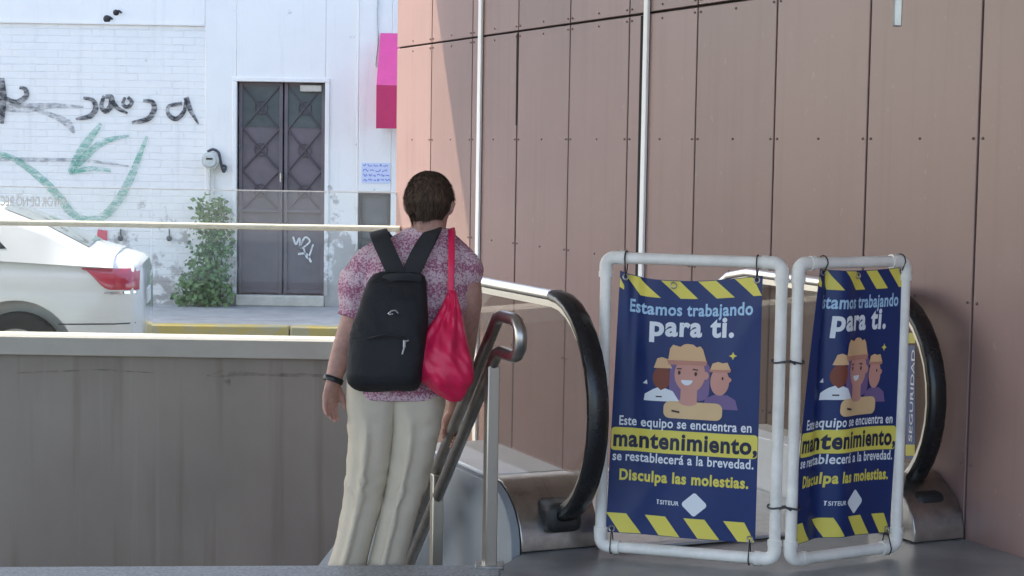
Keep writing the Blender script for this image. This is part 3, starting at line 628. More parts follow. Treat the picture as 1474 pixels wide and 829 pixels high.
q = MB(); q.prism([ap(5.62, 2.91, .004), ap(6.66, 2.91, .004), ap(6.66, 4.04, .004), ap(5.62, 4.04, .004)], (0, 0, .008)); q.build('floor_plate', M['plate'], es, bevel=.003)
q = MB(); q.prism([ap(5.56, 2.92, .005), ap(5.612, 2.92, .005), ap(5.612, 4.03, .005), ap(5.56, 4.03, .005)], (0, 0, .010)); q.build('plate_edge', M['vinyl'], es)
for i in range(5):
    a_ = 6.67 + i * .4; z_ = .004 - max(0, i - .4) * .23
    q = MB(); q.prism([ap(a_, 2.93, z_), ap(a_ + .392, 2.93, z_), ap(a_ + .392, 4.02, z_), ap(a_, 4.02, z_)], (0, 0, -.2))
    for k in range(26): q.prism([ap(a_ + .01, 2.95 + k * .0408, z_ + .001), ap(a_ + .38, 2.95 + k * .0408, z_ + .001), ap(a_ + .38, 2.965 + k * .0408, z_ + .001), ap(a_ + .01, 2.965 + k * .0408, z_ + .001)], (0, 0, .01))
    q.build('step', M['steel_dk'], es, smooth=0)
# vertical safety sticker on the right glass
def on_glass(x, y): return atP(x, y, 4.157)
q = MB()
sx0, sx1 = 1304, 1317
def glass_patch(mb_, x0, y0, x1, y1, off=0):
    v = [on_glass(x0, y0), on_glass(x1, y0), on_glass(x1, y1), on_glass(x0, y1)]; mb_.prism([p - PD * off for p in v], PD * .0008)
glass_patch(q, sx0, 497, sx1, 660); stk = q.build('safety_sticker', M['stick_b'], es, smooth=0)
q = MB(); glass_patch(q, sx0, 479, sx1, 494); q.build('sticker_end', M['stick_y'], stk, smooth=0); q = MB(); glass_patch(q, sx0, 640, sx1, 656, .0015); q.build('sticker_end', M['stick_y'], stk, smooth=0)
q = MB(); o_ = on_glass(1313, 636) - PD * .0015; up_ = Vector((0, 0, 1)); hgt = (on_glass(1313, 503) - on_glass(1313, 636)).z
vs, fs = text_geo('SEGURIDAD', .01)
q.add([o_ + up_ * (u * hgt) + WD * (v * .030) - WD * .0 for u, v in vs], fs); q.build('sticker_lettering', M['vinyl'], stk, smooth=0)

# grey wall between the stairs and the escalator
q = MB(); pr_ = [(A0 + .0, -.02), (A0 + .004, .05), (A0 + .02, .10), (A0 + .06, .155), (A0 + .12, .20), (A0 + .19, .228), (6.7, .228), (12.6, .228 - 3.72), (12.6, -3.7), (A0, -3.7)]
q.prism([ap(a_, PB - .04, z_) for a_, z_ in pr_], PD * .036)
tag(q.build('stair_side_wall', M['side'], loc=ap(6.5, PB - .05, -3.7), bevel=.004), 'smooth blue grey wall between the stairs and the escalator deck', 'wall')

# ================================================================== STAIR HANDRAILS
def hp(o, h, z): return Vector((o.x, o.y, 0)) + HD * h + Vector((0, 0, z))
o = at(738, 455, 5.85); zu = .895; zl = zu - .125; sl = .95
sr = thing('stair_handrail', hp(o, .25, 0), 'steel stair handrail with a looped end beside the person going down', 'handrail')
hb = .13
loop = [(3.2, zu - sl * (3.2 - hb)), (1.5, zu - sl * (1.5 - hb)), (hb + .06, zu - sl * .055), (hb + .02, zu - .012), (hb - .03, zu), (-.02, zu), (-.05, zu - .008), (-.075, zu - .030), (-.082, (zu + zl) / 2), (-.075, zl + .030), (-.05, zl + .008), (-.02, zl), (hb - .02, zl), (hb + .03, zl - .014), (hb + .08, zl - sl * .07), (1.5, zl - sl * (1.49 - hb)), (3.2, zl - sl * (3.19 - hb))]
q = MB(); q.tube([hp(o, h, z) for h, z in loop], .022, 16); q.build('rails', M['steel_dk'], sr, smooth=60)
def post(h, ztop, zbot, par, base=True, wd=.043):
    q = MB(); p = hp(o, h, 0); q.box((p.x, p.y, (ztop + zbot) / 2), (wd, wd, ztop - zbot), HD, Vector((HD.y, -HD.x, 0))); ps = q.build('post', M['steel'], par, bevel=.004)
    if base: q = MB(); q.box((p.x, p.y, zbot + .006), (.10, .09, .012)); q.build('base_plate', M['steel_dk'], ps, bevel=.003)
def step_z(h): return -.18 * (math.floor((hp(o, h, 0).y - 6.03) / .25) + 1)
post(.20, zl - sl * .06, .0, sr); post(.82, zu - sl * (.82 - hb) - .02, step_z(.82), sr, False); post(2.6, zu - sl * (2.6 - hb) - .02, step_z(2.6), sr, False)

# ================================================================== BARRIERS WITH BANNERS
def cut_map(mb_, vs, fs, fmap, step=(.022, .02)):
    bm = bmesh.new(); bv = [bm.verts.new((v[0], v[1], 0)) for v in vs]
    for f in fs:
        try: bm.faces.new([bv[i] for i in f])
        except ValueError: pass
    bmesh.ops.triangulate(bm, faces=bm.faces)
    for ax in (0, 1):
        lo = min(v.co[ax] for v in bm.verts); hi = max(v.co[ax] for v in bm.verts); k = math.floor(lo / step[ax]) + 1
        while k * step[ax] < hi:
            no = [0, 0, 0]; no[ax] = 1; co = [0, 0, 0]; co[ax] = k * step[ax]
            bmesh.ops.bisect_plane(bm, geom=bm.verts[:] + bm.edges[:] + bm.faces[:], dist=1e-5, plane_co=co, plane_no=no); k += 1
    bm.verts.index_update(); mb_.add([fmap(v.co.x, v.co.y) for v in bm.verts], [tuple(v.index for v in f.verts) for f in bm.faces]); bm.free()
def uv(x, y): return ((x - 884) / 201, (y - 388) / 394)
def ell(cx, cy, rx, ry, n=28, a0=0, a1=2 * math.pi):
    return [(cx + rx * math.cos(a0 + (a1 - a0) * k / n), cy + ry * math.sin(a0 + (a1 - a0) * k / n)) for k in range(n + (a1 - a0 < 6.2))]
def rrect(x0, y0, x1, y1, r):
    out = []
    for cx, cy, a in ((x1 - r, y0 + r, -90), (x1 - r, y1 - r, 0), (x0 + r, y1 - r, 90), (x0 + r, y0 + r, 180)):
        out += [(cx + r * math.cos(R(a + t)), cy + r * math.sin(R(a + t))) for t in (0, 22, 45, 68, 90)]
    return out
def frame_and_banner(A, B, Ht, lab_f, lab_b, shape, rp=.0205, soft=1.0):
    U = (B - A); U.z = 0; W = U.length; U.normalize(); Nn = Vector((U.y, -U.x, 0)); Z = Vector((0, 0, 1))
    c = A + U * (W / 2); fr = thing('barrier_frame', (c.x, c.y, 0), lab_f, 'barrier', 'pipe frames round the escalator mouth')
    zb = .036; zt = Ht - rp; e = .062
    for P in (A, B): q = MB(); q.tube([P + Z * (zb + e), P + Z * (zt - e)], rp, 18); q.build('upright', M['pvc'], fr)
    for z in (zb, zt): q = MB(); q.tube([A + U * e + Z * z, B - U * e + Z * z], rp, 18); q.build('crossbar', M['pvc'], fr)
    for P, s1 in ((A, 1), (B, -1)):
        for z, s2 in ((zb, 1), (zt, -1)):
            q = MB(); cc = P + U * (s1 * .032) + Z * (z + s2 * .032); arc = [cc - U * (s1 * .032 * math.cos(t)) - Z * (s2 * .032 * math.sin(t)) for t in [k * math.pi / 12 for k in range(7)]]
            pts = [arc[0] + Z * (s2 * .034)] + arc + [arc[-1] + U * (s1 * .034)]
            q.tube(pts, rp + .0035, 18)
            for q0, dr in ((pts[0], Z * s2), (pts[-1], U * s1)): q.tube([q0 - dr * .016, q0 + dr * .004], rp + .0055, 18)
            q.build('elbow', M['pvc'], fr)
    bn = thing('maintenance_banner', (c.x, c.y, .05), lab_b, 'banner', 'navy banners hung in the pipe frames')
    zt_ = zt - shape['dt']; zb_ = zb + shape['db']
    def fm(off):
        def f(s, v):
            v_ = max(0, min(1, v)); a = shape['l'][0] + (shape['l'][1] - shape['l'][0]) * v_; b_ = shape['r'][0] + (shape['r'][1] - shape['r'][0]) * v_
            s_w = shape['warp'](s, v_); d, dz = shape['disp'](s, v_)
            return A + U * (W * (a + (b_ - a) * s_w)) + Z * (zt_ + (zb_ - zt_) * v + dz) + Nn * (d + off)
        return f
    q = MB(); nu, nv = 60, 70; f = fm(0); g2 = fm(-.0012)
    vs = [f(i / nu, j / nv) for j in range(nv + 1) for i in range(nu + 1)] + [g2(i / nu, j / nv) for j in range(nv + 1) for i in range(nu + 1)]
    K_ = (nu + 1) * (nv + 1); ix = lambda i, j: j * (nu + 1) + i
    fs = [(ix(i, j), ix(i, j + 1), ix(i + 1, j + 1), ix(i + 1, j)) for j in range(nv) for i in range(nu)]
    fs += [tuple(K_ + t for t in reversed(ff)) for ff in fs]
    bd_ = [ix(i, 0) for i in range(nu)] + [ix(nu, j) for j in range(nv)] + [ix(nu - i, nv) for i in range(nu)] + [ix(0, nv - j) for j in range(nv)]
    fs += [(bd_[i], bd_[(i + 1) % len(bd_)], K_ + bd_[(i + 1) % len(bd_)], K_ + bd_[i]) for i in range(len(bd_))]
    q.add(vs, fs); q.build('cloth', M['navy'], bn, smooth=70)
    def poly(mb_, pts, lay):
        cut_map(mb_, [uv(*p) for p in pts], [tuple(range(len(pts)))], fm(.0010 + .0006 * lay))
    q = MB()
    for i in range(4):
        x = 893 + i * 51; poly(q, [(x, 389), (x + 25, 389), (min(x + 52, 1084.5), 417), (min(x + 27, 1084), 417)], 0)
    poly(q, [(884.5, 398), (892, 408), (892, 414), (884.5, 412)], 0)
    q.build('hazard_stripes', M['yel'], bn, smooth=70); q = MB()
    for i in range(4):
        x = 883 + i * 53; poly(q, [(x, 752), (x + 28, 752), (min(x + 49, 1084.5), 781), (min(x + 20, 1083.5), 781)], 0)
    q.build('hazard_stripes', M['yel'], bn, smooth=70)
    q = MB(); poly(q, rrect(884.6, 622, 1084.4, 657, 5), 0); q.build('text_highlight', M['yel'], bn, smooth=70)
    def line(txt, x0, x1, ybase, em, mt, bold, lay=1, name='lettering'):
        vs, fs = text_geo(txt, bold, sp=1 + bold * 2.6); q = MB()
        cut_map(q, [uv(x0 + u * (x1 - x0), ybase - v * em) for u, v in vs], fs, fm(.0010 + .0006 * lay)); q.build(name, M[mt], bn, smooth=70)
    line('Estamos trabajando', 904, 1073, 444, 27, 'lblue', .026); line('para ti.', 933, 1048, 476, 43, 'wht', .036)
    line('Este equipo se encuentra en', 895, 1076, 618, 20, 'wht', .020); line('mantenimiento,', 888, 1084, 650, 35, 'ink', .034, 2)
    line('se restablecerá a la brevedad.', 888, 1080, 672, 20, 'wht', .022); line('Disculpa las molestias.', 899, 1074, 701, 23, 'yel', .035)
    line('SITEUR', 956, 982, 734, 9, 'wht', .02)
    q = MB(); poly(q, [(951, 727), (955, 727), (953.8, 729), (953.8, 734), (952.2, 734), (952.2, 729)], 1); q.build('pictogram', M['wht'], bn, smooth=70); q = MB()
    dm = [(1001, 714), (1004, 714), (1018, 728), (1019, 731), (1018, 734), (1004, 748), (1001, 748), (987, 734), (986, 731), (987, 728)]; poly(q, dm, 0); q.build('emblem', M['wht'], bn, smooth=70)
    q = MB(); q.cur = 0
    mats = ['purple', 'skinB', 'hat', 'hatb', 'skinA', 'vest', 'wht', 'dots', 'yel']; idx = {k: i for i, k in enumerate(mats)}
    def P(mt, pts, lay): q.cur = idx[mt]; poly(q, pts, lay)
    P('purple', rrect(961, 513, 1017, 575, 14), 1); P('skinB', ell(951, 542, 12, 18), 1); P('hat', [(940, 527), (944, 512), (950, 510), (958, 513), (964, 527)], 2)
    P('wht', [(929, 578), (930, 568), (940, 560), (946, 557), (950, 561), (956, 558), (966, 562), (976, 578)], 2); P('wht', [(927, 552), (932, 546), (933, 553)], 1)
    P('purple', [(1008, 585), (1012, 570), (1024, 564), (1042, 564), (1053, 571), (1057, 586)], 1); P('skinA', ell(1031, 544, 13, 21), 2); P('skinA', ell(1043, 541, 4, 4, 12), 2)
    P('hat', [(1017, 527), (1020, 517), (1028, 514), (1034, 516), (1041, 515), (1046, 527)], 3); P('hatb', [(1016, 526), (1046, 526), (1045, 530), (1017, 530)], 4); P('dots', ell(1035, 539, 1.4, 2.6, 10), 4)
    P('skinA', rrect(977, 552, 1000, 584, 3), 3); P('skinA', ell(989, 535, 21.5, 28), 4); P('skinA', ell(1011, 536, 4.5, 6, 14), 3)
    P('vest', rrect(955, 577, 1036, 603, 9), 5); P('skinA', ell(988, 577, 13, 6), 6)
    P('hat', [(958, 516), (960, 496), (964, 490), (974, 493), (979, 489), (984, 488), (992, 489), (997, 493), (1002, 491), (1006, 496), (1012, 516)], 5); P('hatb', [(957, 514), (1013, 514), (1011, 521), (959, 521)], 6)
    P('dots', ell(974, 533, 2, 3.2, 12), 6); P('dots', ell(997, 534, 2, 3.2, 12), 6); P('dots', [(970, 528), (971, 526), (977, 526), (977, 528)], 6); P('dots', [(992, 528), (993, 526), (1000, 527), (1000, 529)], 6)
    P('wht', ell(985, 544, 8, 8, 14, 0, math.pi), 6); P('dots', [(966, 590), (977, 592), (977, 595), (966, 593)], 6); P('dots', [(944, 570), (952, 570), (952, 572), (944, 572)], 3)
    P('yel', [(1048, 499), (1049.6, 503), (1053.5, 505), (1049.6, 507), (1048, 511), (1046.4, 507), (1042.5, 505), (1046.4, 503)], 1)
    q.build('worker_picture', [M[k] for k in mats], bn, smooth=70)
    # eyelets and ties
    for s, v in shape['ties']:
        p = fm(.002)(s, v); t = [p + (U * math.cos(k * math.pi / 8) + Z * math.sin(k * math.pi / 8)) * .010 for k in range(17)]; ey = MB(); ey.tube(t, .003, 6, False); ey.build('eyelet', M['steel'], bn)
        zc_ = (zt if v < .5 else zb); cc = Vector((p.x, p.y, zc_)) - Nn * ((p - A).dot(Nn)); r_ = rp + .006
        ti = MB(); ti.tube([p + Nn * .004] + [cc + Nn * (r_ * math.cos(k * math.pi / 6)) + Z * ((1 if v < .5 else -1) * r_ * math.sin(k * math.pi / 6)) for k in range(7)] + [p - Nn * .006], .0024, 6); ti.build('tie', M['tie'], bn)
    p = fm(.002)(.38 if W > .55 else .45, .02); ey = MB(); ey.tube([p + (U * math.cos(k * math.pi / 8) + Z * math.sin(k * math.pi / 8)) * .010 for k in range(17)], .003, 6, False)
    ey.build('eyelet', M['steel'], bn)
    return U, W
def foot(x, y): return atz(x, y, 0)
GA = atz(864, 799, 0); GB = atz(1114, 820, 0); GC = atz(1137, 821, 0); GD = atz(1289, 800, 0)
HF = 1.105
def dispL(s, v):
    sag = -.030 * math.sin(math.pi * min(1, max(0, s * 1.0)) ** .8) * (1 - v) ** 3
    d = -.030 * math.exp(-((s - .14 - .04 * v) / .06) ** 2) * (1 - v) ** 1.6 + .014 * math.exp(-((s - .28) / .09) ** 2) * (1 - v) ** 1.5
    d += .005 * math.sin(7 * s + 3 * v + .6) + .004 * math.sin(13 * s - 5 * v) * (1 - .5 * v) + .004 * math.exp(-((s + v - 1.1) / .08) ** 2)
    return d, sag
def dispR(s, v):
    sag = -.010 * math.sin(math.pi * s) * (1 - v) ** 3 + .012 * math.sin(3 * s) * v
    d = -.024 * math.exp(-((s - .16 - .16 * v) / .07) ** 2) + .012 * math.exp(-((s - .32 - .16 * v) / .09) ** 2) + .005 * math.sin(9 * s - 4 * v)
    return d, sag
fU, fW = frame_and_banner(GA, GB, HF, 'white plastic pipe barrier frame on the left, nearer the looped stair handrail', 'flat navy maintenance banner in Spanish with yellow stripes in the left frame',
    dict(l=(.085, .030), r=(.895, .89), dt=.045, db=.052, warp=lambda s, v: s - .035 * math.exp(-((s - .16) / .09) ** 2) * (1 - v), disp=dispL, ties=[(.05, .015), (.96, .015), (.04, .985), (.965, .985)]))
gU, gW = frame_and_banner(GC, GD, HF, 'white plastic pipe barrier frame on the right, turned away along the escalator mouth', 'creased navy maintenance banner with its left edge folded in the right frame',
    dict(l=(.20, .0), r=(.985, .945), dt=.020, db=.050, warp=lambda s, v: s - .05 * math.exp(-((s - .2) / .12) ** 2), disp=dispR, ties=[(.96, .012), (.04, .012), (.96, .985)]))
mid = (GB + GC) / 2
for i, (z, lab) in enumerate(((.74, 'upper wire tie holding the two white pipe uprights together'), (.225, 'lower wire tie holding the two white pipe uprights together'))):
    q = MB(); hw_ = (GC - GB).length / 2
    pts = []
    for k in range(25):
        t = 2 * math.pi * k / 24; pts.append(mid + (GC - GB).normalized() * ((hw_ + .0285) * math.cos(t)) + Vector((0, 1, 0)) * (.031 * math.sin(t)) + Vector((0, 0, z + .004 * math.sin(3 * t))))
    q.tube(pts, .0035, 6); q.tube([mid + Vector((-.02, -.034, z)), mid + Vector((.0, -.05, z + .01)), mid + Vector((.02, -.034, z - .004))], .004, 6)
    tag(q.build('wire_tie', M['wire'], loc=mid + Vector((0, 0, z))), lab, 'wire tie', 'wire ties joining the barrier frames')

# ================================================================== CAR
CY0 = 13.3; CXR = atY(203, 430, CY0).x; CW = 1.94
car = thing('parked_car', (CXR - 2.5, CY0 + CW / 2, ROAD), 'white sedan with red tail lamp passing behind the glass railing', 'car')
CA = R(8.5)
def cw_(x, y, z):
    u, v = -x, y + CW / 2; return Vector((CXR + u * math.cos(CA) - v * math.sin(CA), CY0 + u * math.sin(CA) + v * math.cos(CA), ROAD + z))
def car_ring(x, hw, zb, zt, n=40, ex=5.2):
    out = []
    for k in range(n):
        t = 2 * math.pi * (k + .5) / n; c, s = math.cos(t), math.sin(t)
        yy = hw * math.copysign(abs(c) ** (2 / ex), c); zz = (zb + zt) / 2 + (zt - zb) / 2 * math.copysign(abs(s) ** (2 / ex), s)
        if zz > zb + .55 * (zt - zb): yy *= 1 - .07 * ((zz - zb) / (zt - zb) - .55) / .45
        out.append(cw_(x, yy, zz))
    return out
st_ = [(0, .66, .48, .99), (.02, .75, .40, 1.06), (.07, .85, .34, 1.10), (.20, .93, .29, 1.13), (.55, .96, .26, 1.135), (.9, .97, .25, 1.145), (1.5, .97, .25, 1.16), (2.3, .97, .25, 1.17), (3.1, .97, .25, 1.14), (3.6, .965, .25, 1.10), (4.2, .95, .25, 1.03), (4.7, .90, .26, .94), (4.95, .80, .32, .86), (5.05, .62, .42, .76)]
q = MB(); q.rings([car_ring(*s) for s in st_]); tmp = q.build('tmp_body', M['carw'], None, smooth=50)
cut = MB()
for wx in (.94, 3.95): cut.tube([cw_(wx, -1.2, .36), cw_(wx, -.62, .36)], .445, 40); cut.tube([cw_(wx, .62, .36), cw_(wx, 1.2, .36)], .445, 40)
co = cut.build('tmp_cut', M['black'], None); bo = tmp.modifiers.new('b', 'BOOLEAN'); bo.object = co; bo.operation = 'DIFFERENCE'; bo.solver = 'EXACT'
me = evald(tmp); bpy.data.objects.remove(tmp); bpy.data.objects.remove(co); me.transform(Matrix.Translation(-org_of(car))); link('body', me, car, org_of(car), 30)
# greenhouse
def gr(x, hb, ht, zb, zt):
    return [cw_(x, -hb, zb), cw_(x, -ht - .04, zt - .09), cw_(x, -ht, zt - .04), cw_(x, -ht * .8, zt - .008), cw_(x, 0, zt + .012), cw_(x, ht * .8, zt - .008), cw_(x, ht, zt - .04), cw_(x, ht + .04, zt - .09), cw_(x, hb, zb)]
GH = [(.22, .86, .80, 1.05, 1.14), (.42, .87, .76, 1.06, 1.20), (.75, .88, .70, 1.08, 1.37), (1.1, .88, .66, 1.10, 1.50), (1.6, .88, .64, 1.10, 1.555), (2.2, .88, .645, 1.10, 1.575), (2.7, .88, .65, 1.08, 1.54), (3.1, .88, .68, 1.06, 1.42), (3.7, .87, .78, 1.02, 1.13)]
q = MB(); q.rings([gr(*g) for g in GH]); cab = q.build('cabin', M['carw'], car, smooth=50)
def side_pt(x, t, sgn=-1, off=.006):           # t 0..1 up the cabin side
    for a, b_ in zip(GH, GH[1:]):
        if a[0] <= x <= b_[0]:
            u = (x - a[0]) / (b_[0] - a[0]); v = [a[i] + (b_[i] - a[i]) * u for i in range(5)]
            yb, yt = v[1], v[2] + .04; z0, z1 = v[3], v[4] - .09
            return cw_(x, sgn * (yb + (yt - yb) * t + off), z0 + (z1 - z0) * t)
for sgn in (-1, 1):
    for poly_ in ([(1.02, .34), (1.10, .55), (1.30, .93), (1.62, .97), (1.92, .98), (1.92, .24), (1.4, .26)], [(1.99, .24), (1.99, .98), (2.4, .98), (2.72, .96), (3.0, .90), (3.32, .40), (3.3, .26)]):
        pts = [side_pt(x, t, sgn) for x, t in poly_]; q = MB(); q.prism(pts, Vector((0, -sgn * .006, 0))); sw = q.build('side_window', M['carg'], car, smooth=0)
def top_pt(x, s, off=.006):
    for a, b_ in zip(GH, GH[1:]):
        if a[0] <= x <= b_[0]:
            u = (x - a[0]) / (b_[0] - a[0]); v = [a[i] + (b_[i] - a[i]) * u for i in range(5)]; return cw_(x, s * v[2] * .8, v[4] - .008 + .02 * (1 - s * s) + off)
for xs_, nm in (((.42, .58, .75, .92, 1.08), 'rear_window'), ((2.85, 2.97, 3.1, 3.3, 3.5), 'windscreen')):
    q = MB(); q.rings([[top_pt(x, s) for s in (-1, -.6, -.2, .2, .6, 1)] for x in xs_], False, False); q.build(nm, M['carr'], car)
# tail lamps wrap round the rear corners
def body_y(x, z):                             # half width of the body skin at (x, z)
    for a, b_ in zip(st_, st_[1:]):
        if a[0] <= x <= b_[0]:
            u = (x - a[0]) / (b_[0] - a[0]); hw, zb, zt = [a[i] + (b_[i] - a[i]) * u for i in (1, 2, 3)]
            s = (z - (zb + zt) / 2) / ((zt - zb) / 2); s = max(-1, min(1, s)); y = hw * max(0, 1 - abs(s) ** 5.2) ** (1 / 5.2)
            f_ = (z - zb) / (zt - zb); return y * (1 - .07 * max(0, f_ - .55) / .45)
for sgn in (-1, 1):
    q = MB(); rs = []
    for k in range(13):
        x = .455 - .43 * k / 12
        zt_ = 1.05 - .01 * k / 12 - .0 * k; zb_ = 1.04 - .145 * smoothstep(0, 6, k) - .02 * k / 12
        rs.append([cw_(x, sgn * (body_y(x, zb_ + (zt_ - zb_) * j / 5) + .012 * (1 if 0 < j < 5 else .2)), zb_ + (zt_ - zb_) * j / 5) for j in range(6)])
    q.rings(rs, False, False); q.build('tail_lamp', M['tail'], car, smooth=60)
    q = MB(); rs = [[cw_(x, sgn * (body_y(x, z) + .006), z) for z in (.852, .872)] for x in (.28, .2, .12, .06, .03)]; q.rings(rs, False, False); q.build('lamp_reflector', M['chrome'], car)
    q = MB(); rs = [[cw_(x, sgn * (body_y(x, z) + .002), z) for z in (.618, .628)] for x in (.62, .4, .2, .1, .05)]; q.rings(rs, False, False); q.build('bumper_seam', M['wire'], car)
    for wx in (.94, 3.95):
        yw = sgn * (CW / 2 - .12); wr = .345
        q = MB(); prof = [(-.10, wr * .66), (-.11, wr * .8), (-.10, wr * .95), (-.08, wr), (.08, wr), (.10, wr * .95), (.11, wr * .8), (.10, wr * .66)]
        q.rings([[cw_(wx + r_ * math.cos(2 * math.pi * k / 40), yw + o_, .36 + r_ * math.sin(2 * math.pi * k / 40)) for k in range(40)] for o_, r_ in prof], True, False); ty = q.build('wheel', M['tyre'], car, smooth=40)
        q = MB(); yo = yw + sgn * .085
        q.tube([cw_(wx, yw - sgn * .05, .36), cw_(wx, yo - sgn * .02, .36)], wr * .66, 40)
        for k in range(10):
            t = 2 * math.pi * k / 10; c = cw_(wx, yo, .36); d = Vector((math.cos(t), 0, math.sin(t))); q.tube([c + d * .05, c + d * wr * .62], [.034, .02], 8)
        q.tube([cw_(wx, yo - sgn * .02, .36), cw_(wx, yo + sgn * .012, .36)], .06, 16); q.build('rim', M['rim'], ty)
    q = MB(); q.box(cw_(2.05, sgn * .975, 1.0), (.2, .03, .035)); q.build("door_handle", M["carw"], car, bevel=.01); q = MB(); q.box(cw_(3.2, sgn * .98, 1.0), (.2, .03, .035)); q.build("door_handle", M["carw"], car, bevel=.01)
    q = MB(); q.sphere(cw_(3.28, sgn * 1.06, 1.2), (.09, .11, .075)); q.build('wing_mirror', M['carw'], car)
    q = MB(); q.sphere(cw_(4.72, sgn * .72, .78), (.26, .17, .08)); q.build('headlight', M['rim'], car)
q = MB(); q.prism([cw_(-.006, y, z) for y, z in ((-.2, .72), (.2, .72), (.2, .84), (-.2, .84))], cw_(.02, 0, 0) - cw_(0, 0, 0)); q.build('rear_plate', M['vinyl'], car)

# ================================================================== PERSON
PDp = 6.22
def pp(x, y, dD=0): return at(x, y, PDp + dD)
def px(w_): return w_ * PDp / F
def remesh(mb_, vox, smooth_it=6, fac=.5):
    me = bpy.data.meshes.new('t'); me.from_pydata([tuple(v) for v in mb_.v], [], mb_.f); o = bpy.data.objects.new('t', me); col.objects.link(o)
    r = o.modifiers.new('r', 'REMESH'); r.mode = 'VOXEL'; r.voxel_size = vox
    s = o.modifiers.new('s', 'SMOOTH'); s.iterations = smooth_it; s.factor = fac
    m2 = evald(o); bpy.data.objects.remove(o); return m2
def ering(c, rx, ry, n=24, ex=2.3, X=Vector((1, 0, 0)), Y=Vector((0, 1, 0))):
    out = []
    for k in range(n):
        t = 2 * math.pi * k / n; a, b_ = math.cos(t), math.sin(t)
        out.append(c + X * (rx * math.copysign(abs(a) ** (2 / ex), a)) + Y * (ry * math.copysign(abs(b_) ** (2 / ex), b_)))
    return out
def fromme(name, me, mt, parent, fn=None, post=0):
    org = org_of(parent)
    for v in me.vertices:
        p = v.co.copy()
        if fn: p = fn(p, v.normal)
        v.co = p - org
    if post:
        bm = bmesh.new(); bm.from_mesh(me)
        for _ in range(post): bmesh.ops.smooth_vert(bm, verts=bm.verts, factor=.5, use_axis_x=True, use_axis_y=True, use_axis_z=True)
        bm.to_mesh(me); bm.free()
    me.materials.clear(); me.materials.append(mt); me.polygons.foreach_set('material_index', [0] * len(me.polygons))
    return link(name, me, parent, org, 0) if not me.polygons.foreach_set('use_smooth', [True] * len(me.polygons)) else None
feetc = Vector((pp(535, 800).x, 6.14, -.172))
per = thing('person', feetc, 'person seen from behind going down the stairs in a pink patterned blouse and beige trousers', 'person')
# ---- body
B = MB()
hc = pp(618, 294, .03)                         # head centre
FY = Vector((.16, .985, -.26)).normalized(); FX = Vector((FY.y, -FY.x, 0)).normalized(); FZ = FX.cross(FY)
head = [(-.118, .030, .040, .045), (-.105, .050, .060, .035), (-.08, .060, .078, .018), (-.045, .066, .088, .006), (-.01, .070, .094, 0), (.025, .073, .097, -.002), (.055, .070, .092, -.004), (.08, .058, .076, -.006), (.097, .038, .052, -.006), (.105, .015, .022, -.006)]
B.rings([ering(hc + FZ * z + FY * oy, rx, ry, 28, 2.1, FX, FY) for z, rx, ry, oy in head])
B.tube([hc + FY * .09 + FZ * .012, hc + FY * .108 - FZ * .018, hc + FY * .118 - FZ * .032, hc + FY * .09 - FZ * .04], [.008, .011, .014, .010], 10)   # nose
B.sphere(hc + FY * .088 - FZ * .066, (.024, .012, .010)); B.sphere(hc + FY * .087 - FZ * .10, (.024, .018, .018))
for s in (-1, 1):                             # ears, brow, cheek
    e_ = hc + FX * (s * .073) - FY * .008 - FZ * .012
    B.tube([e_ - FZ * .028 + FY * .006, e_ - FZ * .012 + FX * (s * .008), e_ + FZ * .012 + FX * (s * .012) - FY * .006, e_ + FZ * .026 + FX * (s * .008)], [.006, .010, .013, .008], 10)
    B.sphere(hc + FX * (s * .034) + FY * .08 + FZ * .026, (.022, .012, .008)); B.sphere(hc + FX * (s * .04) + FY * .07 - FZ * .025, (.02, .018, .018))
nb = pp(614, 352, -.005)
B.rings([ering(hc - FZ * .055 - FY * .015, .056, .062, 24), ering(pp(617, 325, -.005), .060, .062, 24), ering(nb, .075, .07, 24), ering(pp(612, 372), .11, .08, 24)])
B.rings([ering(pp(x, y), px(hw), d, 28, 2.5) for x, y, hw, d in ((608, 360, 62, .07), (604, 385, 70, .085), (598, 430, 68, .095), (588, 490, 62, .095), (578, 540, 60, .08), (570, 590, 58, .07))])
lsh, lel, lwr = pp(540, 368), pp(505, 474, .02), pp(479, 548, -.01)
B.tube(spline([lsh, pp(522, 420, .01), lel, pp(491, 512, .0), lwr], 4), [.056] * 4 + [.053, .051, .05, .048] + [.047, .046, .044, .042] + [.040, .037, .034, .031] + [.029], 18)
# left hand: relaxed, palm, four curled fingers and thumb
hn = (pp(474, 586, -.015) - lwr).normalized(); sp = Vector((.62, .78, 0)); sp = (sp - hn * sp.dot(hn)).normalized(); pn = hn.cross(sp).normalized()
if pn.x < 0: pn = -pn                         # towards the thigh
pal = [(0, .026, .020), (.018, .031, .018), (.045, .038, .016), (.068, .039, .0145), (.078, .036, .011)]
B.rings([ering(lwr + hn * t, a, b_, 20, 2.4, sp, pn) for t, a, b_ in pal])
for i, (o_, L_) in enumerate(((.028, .062), (.010, .069), (-.009, .064), (-.027, .050))):
    b0 = lwr + hn * .060 + sp * o_; d1 = (hn + sp * o_ * 1.2 + pn * .12).normalized(); d2 = (hn + pn * (.38 + .07 * i)).normalized(); d3 = (hn + pn * (.70 + .1 * i)).normalized()
    j1 = b0 + d1 * .018; j2 = j1 + d1 * L_ * .45; j3 = j2 + d2 * L_ * .32; j4 = j3 + d3 * L_ * .26
    B.tube([b0, j1, j2, j3, j4], [.0095, .0092, .0085, .0078, .006], 10); B.sphere(j4, .0062, 8, 6)
t0 = lwr + hn * .02 + sp * .024; t1 = lwr + hn * .048 + sp * .047 + pn * .008; t2 = t1 + (hn * .9 + sp * .15 + pn * .35).normalized() * .030; t3 = t2 + (hn + pn * .5).normalized() * .022
